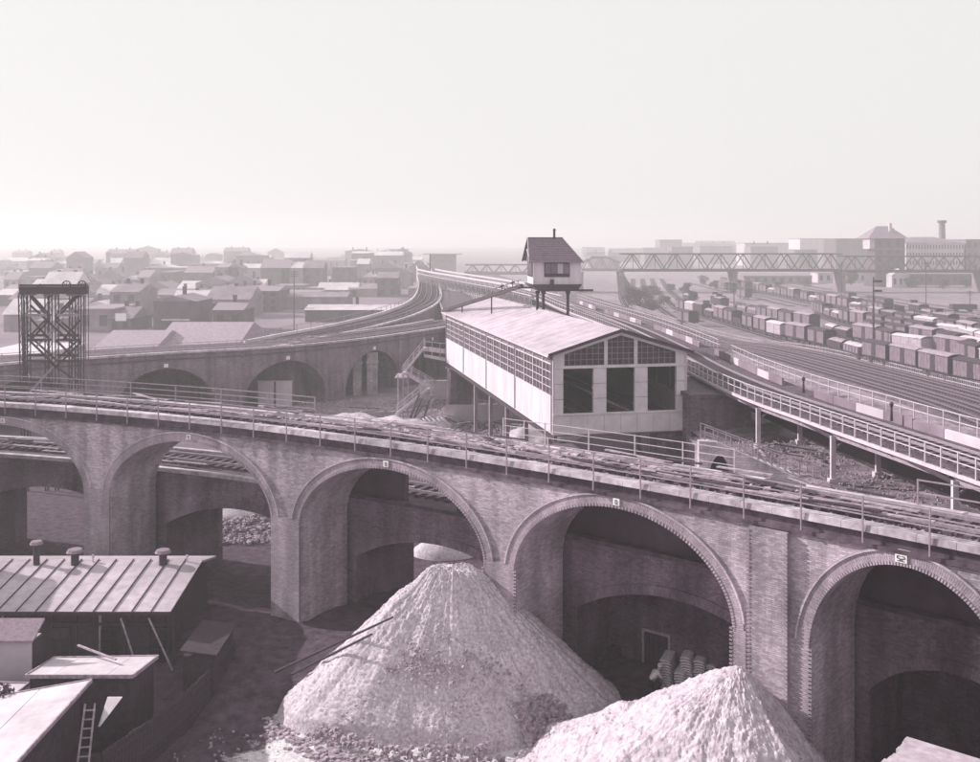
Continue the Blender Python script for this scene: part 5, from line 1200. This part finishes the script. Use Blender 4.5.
rows = [
 ('in the fence-side row', [(1130, 612), (980, 585), (840, 553), (730, 525), (610, 498), (540, 478), (470, 458), (400, 441), (340, 429), (300, 418), (200, 388), (150, 372), (60, 349), (-20, 330)],
  ['cd', 'cs', 'cs', 'cd', 'ol', 'ot', 'cd', 'cs', 'cl', 'cs', 'cd', 'od', 'cd', 'cs', 'ot', 'cb', 'cl', 'cd']),
 ('in the second row', [(1130, 560), (980, 520), (880, 490), (770, 480), (690, 462), (640, 448), (545, 432), (455, 404), (400, 393), (350, 383), (250, 358), (190, 345), (120, 325)],
  ['cl', 'cd', 'cs', 'cl', 'cd', 'cs', 'ot', 'ol', None, 'cs', 'cd', 'cs', 'cd', 'oh', 'oh', 'oh', None, 'cb', 'cd', None, 'cs']),
 ('in the third row', [(1130, 505), (980, 460), (950, 450), (880, 435), (820, 432), (750, 420), (690, 408), (590, 388), (530, 372), (470, 352), (430, 335)],
  ['cl', 'cl', 'cl', 'cl', 'cd', 'cd', 'cd', 'cs', 'cd', 'ol', 'oh', 'cd', 'cd', None, 'cb']),
 ('in the farthest row', [(1130, 455), (980, 418), (900, 400), (800, 382), (740, 368), (640, 345), (560, 332), (430, 308), (330, 286), (230, 268), (100, 240)],
  ['oh', 'od', 'oh', 'od', 'cb', 'oh', 'oh', 'od', None, 'cd', 'cd', 'ol', 'cd', 'cs', 'cd', 'ol', 'cd', 'od', 'cs', 'cd', 'cd', 'ol', 'cd', 'cs', 'cd', 'cd', 'od', 'cd', 'cs', 'cd', 'cd']),
]
rows += [
 ('in the row after the second', [(1130, 530), (980, 492), (860, 464), (740, 442), (640, 424), (590, 412)], ['cd', 'cl', 'cd', 'cs', 'cd', 'cd', 'cs', 'ot', 'ol', 'cb']),
 ('in the row after the third', [(1130, 480), (980, 440), (880, 417), (740, 394), (640, 372), (560, 352)], ['oh', 'cd', 'cs', 'cd', 'cl', 'cd', 'cb', 'cs', 'cd', 'oh', 'cd', 'ol', 'cd']),
 ('in the sparse rearmost row', [(1130, 425), (980, 392), (860, 372), (750, 350), (640, 328), (520, 302)], [None, 'oh', 'od', None, 'oh', 'oh', 'cb', None, 'od', 'cd', 'cd', None, 'ot', 'cd', 'cs', 'cd', None, 'cd', 'cd'])]
yard_paths = []
for rowlab, pts, kinds in rows:
    wp_ = Path([P(*z4(*q), 0) for q in pts], 3); yard_paths.append(wp_); t = 4.0; n = 0
    for kd in kinds:
        if kd is None: t += 9; continue
        l = LENS[kd] + random.choice((0, 0, 0, .3, .8))
        if t + l > wp_.L: break
        src = PROTO[kd]; c = src if kd not in used else copy_tree(src); used.add(kd)
        x, y, z = wp_.off(t + l / 2, 0, .34); c.location = (x, y, z); c.rotation_euler = (0, 0, wp_.heading(t + l / 2) + (pi if random.random() < .3 else 0))
        tag(c, '%s, %s from right %s' % (DESC[kd], ORD[n], rowlab), 'wagon', 'goods wagons in the yard'); t += l; n += 1
for i, wp_ in enumerate(yard_paths):
    track(wp_, 0, wp_.L - 1, 0, .04, 'yard track under the %s row of wagons' % ORD[i], gap=1.4, rw=.06)
# other yard tracks and single wagons on them
PROTO2 = list(PROTO)
lone = [(z4(25, 378), 'cd', 12, 'dark wagon standing alone at the left of the yard by the hall roof'), (z4(125, 318), 'cb', 5, 'dark wagon with cabin standing near the foot of the yard mast'), (z4(165, 270), 'cd', 4, 'small dark wagon right of the bushes in the yard'), (z4(210, 293), 'cd', 8, 'dark wagon standing between the second and fourth rows'), (z4(925, 335), 'od', 88, 'low dark wagon alone at the right edge of the far yard'), (z4(30, 300), 'ot', 4, 'tarpaulin wagon behind the first bushes of the yard')]
for (q, kd, r_, lb) in lone:
    c = copy_tree(PROTO[kd]); x, y = P(q[0], q[1], 0); c.location = (x, y, .1); c.rotation_euler = (0, 0, radians(90 + r_)); tag(c, lb, 'wagon', 'goods wagons in the yard')
base = yard_paths[3]
for i, o in enumerate((-14, -19, -25, -31, -38)):
    track(base, 0, base.L - 1, o, .03, '%s empty yard track beyond the wagon rows' % ORD[i], gap=2.2, rw=.07)
for i, o in enumerate((5, 10)):
    track(base, 130, base.L - 1, o, .03, '%s empty yard track between the third and fourth wagon rows' % ORD[i], gap=2.2, rw=.07)
for i, o in enumerate((5.5, 10.5, 15.5)):
    track(yard_paths[0], 60, yard_paths[0].L - 1, -4.6 - 4.4 * i, .03, '%s empty yard track squeezed behind the first wagon row' % ORD[i], gap=1.8, rw=.06)
PX = Path([P(700, 322, 0), P(676, 308, 0), P(662, 296, 0), P(655, 287, 0), P(652, 279, 0)], 3)
for i, o in enumerate((0, 5, 10, 15, -5)): track(PX, 0, PX.L - 1, o, .03, '%s track at the far left head of the yard' % ORD[i], gap=1.8, rw=.07)
# yard masts and lamp posts
def mast(px, ytop, ybase, r, label, arm=None, lamp=False, m=IRON, z=0, name='mast'):
    x, y = P(px, ybase, z); h = (H - z) - (ytop - HY) / F * y; e = empty(name, (x, y, z), 0, label, 'mast')
    MB().tube((0, 0, 0), (0, 0, h), r, r * .6, 8).obj('pole', m, e)
    if arm == 'signal':
        for k in range(2): MB().box(-.15, 1.6, -.08, -.02, h - 1.0 - 1.8 * k, h - .6 - 1.8 * k).obj('signal_arm', IRON, e)
        for k in range(14): MB().box(-.3, .3, -.12, -.09, 1 + k * (h - 3) / 14, 1.05 + k * (h - 3) / 14).obj('rung', IRON, e)
    if arm == 'cross':
        for k in range(3): MB().box(-.9, .9, -.07, .07, h - .5 - .5 * k, h - .38 - .5 * k).obj('cross_arm', m, e)
    if lamp:
        MB().tube((0, 0, h), (0, 0, h + .25), .06, .14, 8).tube((0, 0, h + .25), (0, 0, h + .38), .16, .04, 8).obj('lamp_head', IRON, e)
    return e
mast(873.5, 277, 352, .22, 'tall dark signal mast with ladder rising from the wagon rows', 'signal')
mast(841.5, 262, 302, .16, 'slender mast left of the tall signal mast', 'cross')
mast(926, 262, 310, .16, 'slender mast right of the tower house', 'cross')
mast(734, 283, 318, .18, 'short dark mast near the middle of the yard', None)
mast(970, 290, 312, .14, 'thin mast at the right edge of the yard', 'cross')
mast(966, 325, 348, .14, 'hooked lamp post among the wagons at the right edge', None, True)
mast(294, 270, 330, .15, 'thin mast among the hazy roofs on the left', 'cross')
mast(430, 254, 277, .3, 'slim signal mast at the vanishing end of the curving branch', None, z=7.8)
mast(803.5, 382, 393, .10, 'short dark lamp post on the iron viaduct', None, True, z=10.1)
mast(891.5, 408, 421, .10, 'short bent lamp post on the iron viaduct near the right edge', None, True, z=10.1)
mast(660, 318, 338, .14, 'short mast beside the main line right of the signal cabin', None)
mast(897, 225, 285, .2, 'thin pole behind the tower house roof', None) if False else None

# ================================================================== LATTICE GIRDER BRIDGE across the yard
BY = 420.0
tb2 = empty('truss_bridge', (0, 0, 0), 0, 'long dark lattice truss bridge crossing above the goods yard in the distance', 'truss bridge')
def bp_(px, py, dy=0): return Vector(((px - CX) / F * BY, BY + dy, H - (py - HY) / F * BY))
def truss(pa, pb, yt, yb, pan, rise=0, dark=IRON):
    n = int((pb - pa) / pan)
    for dy in (0, 9):
        for k in range(n):
            x0 = pa + (pb - pa) * k / n; x1 = pa + (pb - pa) * (k + 1) / n; xm = (x0 + x1) / 2
            top = lambda x: yt - rise * (1 - ((x - (pa + pb) / 2) / ((pb - pa) / 2)) ** 2)
            MB().beam(bp_(x0, yb, dy), bp_(xm, top(xm), dy), .4, .38).obj('diagonal', dark, tb2); MB().beam(bp_(xm, top(xm), dy), bp_(x1, yb, dy), .4, .38).obj('diagonal', dark, tb2)
            if dy == 0: MB().beam(bp_(xm, top(xm), 0), bp_(xm, yb, 0), .2, .2).obj('hanger', dark, tb2)
            MB().beam(bp_(x0, top(x0), dy), bp_(x1, top(x1), dy), .5, .45).obj('top_chord', dark, tb2)
        MB().beam(bp_(pa, yb, dy), bp_(pb, yb, dy), .6, .9).obj('bottom_chord', dark, tb2)
    MB().hexa([bp_(pa, yb + 1.2), bp_(pb, yb + 1.2), bp_(pb, yb + 1.2, 9), bp_(pa, yb + 1.2, 9), bp_(pa, yb + .2), bp_(pb, yb + .2), bp_(pb, yb + .2, 9), bp_(pa, yb + .2, 9)]).obj('deck', dark, tb2)
truss(622, 842, 254, 270.5, 20.5); truss(844, 1110, 256.5, 271.5, 20.5); truss(582, 621, 263, 270, 10, rise=6, dark=IRONG); truss(465, 581, 265, 273.5, 14, dark=IRONG)
for px in (467, 581, 621.5, 735, 843, 985): 
    a = bp_(px, 272); MB().box(a.x - .9, a.x + .9, BY - .5, BY + 9.5, -.2, a.z - .5).box(a.x - 1.1, a.x + 1.1, BY - .8, BY + 9.8, a.z - .498, a.z - .02).obj('pier', PLASTM, tb2)
tag(MB().hexa([(*P(617, 291, 0), 0), (*P(634, 291, 0), 0), (P(634, 291, 0)[0], P(634, 291, 0)[1] + 3, 0), (P(617, 291, 0)[0], P(617, 291, 0)[1] + 3, 0), bp_(619, 273, -5), bp_(622, 273, -5), bp_(622, 273, -3), bp_(619, 273, -3)]).obj('raking_buttress', PLASTER), 'pale raking buttress under the truss bridge left of the yard', 'buttress')

# ================================================================== TOWER HOUSE, factories, houses
to = empty('tower_house', (0, 0, 0), 0, 'tall dark tower house with hipped tiled roof behind the truss bridge', 'tower house')
Yt = 470.0
def t_(px, py): return ((px - CX) / F * Yt, H - (py - HY) / F * Yt)
xa, zt_ = t_(870, 237); xb, _ = t_(905, 237); xc = t_(875, 0)[0]
MB().box(xc, xb, Yt, Yt + 14, -.3, zt_).obj('wall', PLASTD, to)
MB().box(xa, xc - .01, Yt + .3, Yt + 9, t_(0, 249)[1], zt_ - .02).obj('bay', PLASTER, to)
MB().box(xa - .5, xb + .3, Yt - .2, Yt - .001, t_(0, 249.5)[1], t_(0, 248.5)[1]).obj('band', PLASTM, to)
x0, z0_ = t_(867.5, 238.5); x1, _ = t_(908, 0); zr_ = t_(0, 226)[1]; r0_, r1_ = t_(882, 0)[0], t_(895, 0)[0]
mb = MB(); a = [(x0, Yt - 1, z0_), (x1, Yt - 1, z0_), (x1, Yt + 15, z0_), (x0, Yt + 15, z0_)]; p = (r0_, Yt + 7, zr_); q = (r1_, Yt + 7, zr_)
mb.quad(a[0], a[1], q, p).quad(a[2], a[3], p, q).tri(a[1], a[2], q).tri(a[3], a[0], p); rf_ = mb.obj('roof', SLATE, to)
MB().box(t_(892, 0)[0], t_(894.5, 0)[0], Yt + 3, Yt + 4.5, z0_ + 2, t_(0, 223)[1]).obj('chimney', PLASTER, rf_); MB().box(t_(898, 0)[0], t_(901, 0)[0], Yt + 8, Yt + 10, z0_ + 1, t_(0, 228)[1]).obj('chimney', PLASTD, rf_)
for c in range(3):
    for r_ in range(5): xw = t_(880 + c * 9, 0)[0]; zw = t_(0, 243 + r_ * 8)[1]; w_ = MB().box(xw - .8, xw + .8, Yt - .06, Yt - .003, zw - 1.3, zw + 1.0).obj('window', GLASS, to)
an = simple_building('annex', t_(885, 0)[0], t_(903, 0)[0], Yt - 8, Yt - 1, t_(0, 275)[1], 'small pale annex with sloping roof at the foot of the tower house', PLASTER, PLASTER, rh=3, ridge='y', wins=(3, 1))

def far(px0, px1, yt, yb, depth, label, **kw): return bpx(px0, px1, yt, yb, depth, label=label, **kw)
far(906, 964, 243, 283, 30, 'pale factory with rows of windows and curved grey roof right of the tower house', name='factory', wall=PLASTER, roof=PLASTM, rhpx=6, wins=(20, 5), hip=True)
far(966, 1030, 240, 283, 30, 'grey factory block at the right edge beyond the pale factory', name='factory', wall=PLASTM, roof=PLASTM, flat=True, wins=(10, 4))
fch = empty('factory_chimney', (*P(942, 281, 0), 0), 0, 'tall round factory chimney above the pale factory', 'chimney'); hh = H + (HY - 222) / F * fch.location.y
MB().tube((0, 0, 0), (0, 0, hh), 2.2, 1.5, 14).obj('shaft', PLASTM, fch); MB().tube((0, 0, hh - .5), (0, 0, hh + .8), 2.3, 2.3, 14).obj('crown', PLASTD, fch)
far(836, 868, 239, 272, 25, 'dark windowless factory block left of the tower house', name='factory', wall=PLASTD, roof=PLASTD, flat=True)
far(800, 835, 239, 268, 30, 'bright white long wall of a factory behind the truss bridge', name='factory', wall=WHITE, roof=PLASTM, flat=True)
far(745, 799, 243.5, 266, 30, 'lower pale factory left of the bright white one', name='factory', wall=PLASTER, roof=PLASTM, flat=True)
far(700, 733, 246, 264, 30, 'low grey works with small chimneys beyond the truss bridge', name='factory', wall=PLASTM, roof=PLASTM, rhpx=3, chim=3)
far(660, 682, 240, 262, 30, 'hazy grey block behind the left end of the truss bridge', name='factory', wall=PLASTM, roof=PLASTM, flat=True)
far(818, 880, 273, 283, 12, 'low white building with dark openings under the truss bridge', name='low_building', wall=PLASTER, roof=SLATE, rhpx=1.5, wins=(9, 1))
far(744, 812, 276, 284, 12, 'low grey shed under the truss bridge', name='low_building', wall=PLASTM, roof=SLATE, rhpx=2, wins=(8, 1))
far(910, 975, 274, 285, 12, 'long low dark shed right of the tower house foot', name='low_building', wall=PLASTD, roof=PLASTM, rhpx=3, wins=(8, 1))
# left: large roofs, sheds, hazy blocks
far(86, 146, 357, 372, 26, 'pale gabled workshop roof right of the steel tower', name='workshop', wall=PLASTM, roof=TARP, rhpx=20, wins=(6, 1))
far(147, 232, 353, 368, 30, 'broad grey workshop roof above the left far arch', name='workshop', wall=PLASTM, roof=TARP, rhpx=24)
far(-30, 38, 357, 368, 20, 'flat white roof at the left edge behind the steel tower', name='workshop', wall=PLASTM, roof=WHITE, flat=True)
bpx(305, 402, 310, 322, 14, label='long low shed with pale end wall and light roof edge left of the curving branch', name='long_shed', wall=PLASTD, roof=PLASTER, rhpx=4, chim=1)
bpx(305, 312.5, 309, 321.5, .0 + 3, label='bright white end wall of the long low shed', name='end_wall', wall=WHITE, roof=WHITE, flat=True, over=.05)
bpx(275, 346, 297, 309, 16, label='hazy grey shed behind the long low shed', name='shed', wall=PLASTM, roof=PLASTM, rhpx=4)
bpx(205, 246, 292, 312, 18, label='dark block with small windows among the left roofs', name='tenement', wall=PLASTD, roof=SLATE, flat=True, wins=(5, 3))
bpx(247, 278, 291, 312, 18, label='dark block with a pale window adjoining on the right among the left roofs', name='tenement', wall=PLASTD, roof=SLATE, rhpx=4, wins=(3, 3), chim=1)
bpx(375, 396, 253.5, 272, 30, label='hazy flat-topped pavilion left of the branch end', name='pavilion', wall=PLASTM, roof=PLASTM, flat=True, over=4)
bpx(403, 428, 264, 277, 25, label='pale hazy block at the vanishing end of the branch', name='block', wall=PLASTER, roof=PLASTM, flat=True, over=1.5)
bpx(429.5, 455, 254.5, 274, 25, label='hazy flat-roofed pavilion with bright left corner at the end of the line', name='pavilion', wall=PLASTM, roof=PLASTM, flat=True, over=4)
bpx(352, 398, 287, 296, 16, label='light low shed beside the bend of the branch', name='shed', wall=PLASTER, roof=PLASTM, rhpx=3)
ch2 = empty('factory_chimney', (*P(108, 276, 0), 0), 0, 'thin hazy chimney on the left horizon', 'chimney'); hh = H + (HY - 252) / F * ch2.location.y; MB().tube((0, 0, 0), (0, 0, max(hh, 10)), 1.6, 1.1, 10).obj('shaft', PLASTM, ch2)
x, y = P(120.5, 340, 0); sgb = empty('white_board', (0, 0, 0), 0, 'small white hoarding standing on a roof right of the steel tower', 'sign board')
a = Vector(PY(115.3, 321, y)); b = Vector(PY(126, 313.5, y)); MB().box(a.x, b.x, y, y + .12, a.z, b.z).obj('board', SIGNW, sgb); MB().box(a.x + .2, a.x + .35, y + .13, y + .25, 0, a.z + 1).box(b.x - .35, b.x - .2, y + .13, y + .25, 0, a.z + 1).obj('post', TIMBER, sgb)
# scattered houses that make up the hazy town
rnd = random.Random(11); cnt = 0
walls = [PLASTM, PLASTM, PLASTD, PLASTM, PLASTM, PLASTD]; wn = {PLASTER: 'pale', PLASTM: 'grey', PLASTD: 'dark'}
rfn = {SLATE: 'dark', PLASTM: 'grey', FELT: 'light'}
band = [(332, 12), (318, 14), (306, 16), (297, 17), (289, 18), (282, 18), (276, 18), (271, 17), (266, 15), (262, 13)]
row_names = ['nearest', 'second', 'third', 'fourth', 'fifth', 'sixth', 'seventh', 'eighth', 'ninth', 'farthest']
for bi, (yb, n) in enumerate(band):
    for k in range(n):
        px = -12 + (405 if yb > 300 else 425) * (k + rnd.uniform(.1, .9)) / n
        if yb > 300 and px > 285: continue
        if yb > 310 and px > 225: continue
        w = rnd.uniform(16, 48) * (1 if yb > 290 else .6); Y = F * H / (yb - HY); h = rnd.choice((2.6, 3, 3.5, 4, 5, 7)) if yb > 290 else rnd.choice((4, 5, 7, 9, 12))
        h = min(h, 16); wa_ = rnd.choice(walls); rr = rnd.choice((SLATE, PLASTM, FELT)); fl = rnd.random() < .14
        cnt += 1; x0 = (px - CX) / F * Y
        simple_building('house', x0, x0 + w / F * Y, Y, Y + rnd.uniform(10, 18), h, '%s %s, %s from left in the %s hazy row' % (wn[wa_], ('flat block' if fl else 'house with %s roof' % rfn[rr]), ORD[k], row_names[bi]),
            wa_, rr, rh=rnd.uniform(1.2, 3.8), ridge=rnd.choice('xxy'), wins=(max(2, int(w / F * Y / 3.2)), max(1, int(h / 3.4))) if yb > 288 and rnd.random() < .5 else (0, 0), cat='house', flat=fl, chim=rnd.choice((0, 1, 2)) if not fl else 0, group='houses of the hazy town on the left')
band2 = [(268, 9), (262, 10), (257, 11)]
for bi, (yb, n) in enumerate(band2):
    for k in range(n):
        px = 560 + 455 * (k + rnd.uniform(.1, .9)) / n; w = rnd.uniform(14, 44); Y = F * H / (yb - HY); h = rnd.uniform(8, 17) * (1 if px > 640 else .6); wa_ = rnd.choice(walls); x0 = (px - CX) / F * Y
        simple_building('house', x0, x0 + w / F * Y, Y, Y + 20, h, '%s block on the right horizon, %s from the left in the %s row' % (wn[wa_], ORD[k], ['front', 'middle', 'rear'][bi]), wa_, PLASTM, rh=4, flat=rnd.random() < .6, wins=(0, 0), cat='house', group='blocks on the right horizon', chim=rnd.choice((0, 0, 2)))
# trees
def tree(px, yb, hpx, wpx, label, cat='tree'):
    x, y = P(px, yb, 0); h = hpx / F * y; w = wpx / F * y / 2; e = empty('tree', (x, y, 0), random.uniform(0, 6), label, cat, 'trees around the goods yard')
    MB().tube((0, 0, 0), (0, 0, h * .55), h * .035 + .08, h * .02 + .04, 7).obj('trunk', BARK, e)
    lim = MB()
    for k in range(5): a = k * 1.26; lim.tube((0, 0, h * (.3 + .05 * k)), (w * .6 * cos(a), w * .6 * sin(a), h * (.6 + .05 * k)), .08, .04, 5)
    lim.obj('limbs', BARK, e)
    cl = []
    for k in range(18): a = random.uniform(0, 6.28); q_ = random.uniform(.18, .86); r = w * random.uniform(.05, .75) * (1 - .6 * abs(q_ - .45)); cl.append((r * cos(a), r * sin(a), h * q_, w * random.uniform(.25, .45), h * random.uniform(.12, .2)))
    inst('crown', leaf_mesh('crown', cl, 130, h * .035 + .08), e)
tl = [(652, 312, 13, 20, 'low scrub beside the main line, right of the broad tree'), (664, 305, 10, 20, 'scrub at the left edge of the yard below the truss bridge'), (703, 284, 9, 14, 'small bush under the truss bridge at the head of the yard'), (650, 297, 12, 26, 'wide scrub behind the broad tree'), (640, 308, 22, 36, 'broad dark tree at the left edge of the yard'), (628, 300, 14, 22, 'small tree under the left end of the truss bridge'), (686, 297, 15, 16, 'rounded bush-like tree near the yard mast'), (693, 303, 14, 12, 'smaller tree just right of the rounded one'), (672, 291, 8, 12, 'low shrub at the top of the yard'), (715, 289, 9, 12, 'small dark tree at the head of the long wagon row'),
      (894, 323, 11, 10, 'dark conical shrub among the empty tracks'), (926, 318, 11, 16, 'dark rounded shrub at the foot of the right mast'), (851, 285, 14, 18, 'tree under the truss bridge left of the tower house'), (912, 288, 13, 20, 'tree right of the tower house foot'), (943, 289, 11, 22, 'wide low tree right of the tower house'), (805, 287, 9, 18, 'low tree beneath the middle of the truss bridge'), (778, 288, 7, 16, 'low dark shrub beneath the truss bridge'), (966, 288, 9, 16, 'low tree by the right edge beneath the truss bridge'),
      (336, 300, 10, 16, 'hazy tree behind the long low shed'), (395, 290, 7, 8, 'small dark tree by the bend of the branch'), (60, 300, 10, 20, 'hazy tree behind the steel tower'), (180, 322, 10, 22, 'tree among the roofs left of centre'), (362, 283, 8, 20, 'hazy tree row left of the branch'), (480, 285, 8, 22, 'hazy tree behind the white lattice girder')]
for k in range(26):
    yb_ = rnd.choice((272, 280, 290, 303, 318)); px_ = rnd.uniform(0, 400 if yb_ < 300 else 270)
    tl.append((px_, yb_, rnd.uniform(4, 8), rnd.uniform(8, 22), 'small dark tree among the hazy houses, %s in the scattering' % ORD[k]))
for a in tl: tree(*a)

# ================================================================== AIR
hz = MB().box(-2900, 2900, -95, 3000, -1.5, 46).obj('haze', None) if False else None
me = MB().box(-2900, 2900, -95, 3000, -1.5, 46)
vm = bpy.data.materials.new('haze'); vm.use_nodes = True; n_ = vm.node_tree; n_.nodes.clear()
pv = n_.nodes.new('ShaderNodeVolumePrincipled'); pv.inputs['Color'].default_value = (.84, .825, .832, 1); pv.inputs['Density'].default_value = .00095
pv.inputs['Anisotropy'].default_value = .25
om = n_.nodes.new('ShaderNodeOutputMaterial'); n_.links.new(pv.outputs[0], om.inputs['Volume'])
tag(me.obj('haze', vm), kind='stuff')
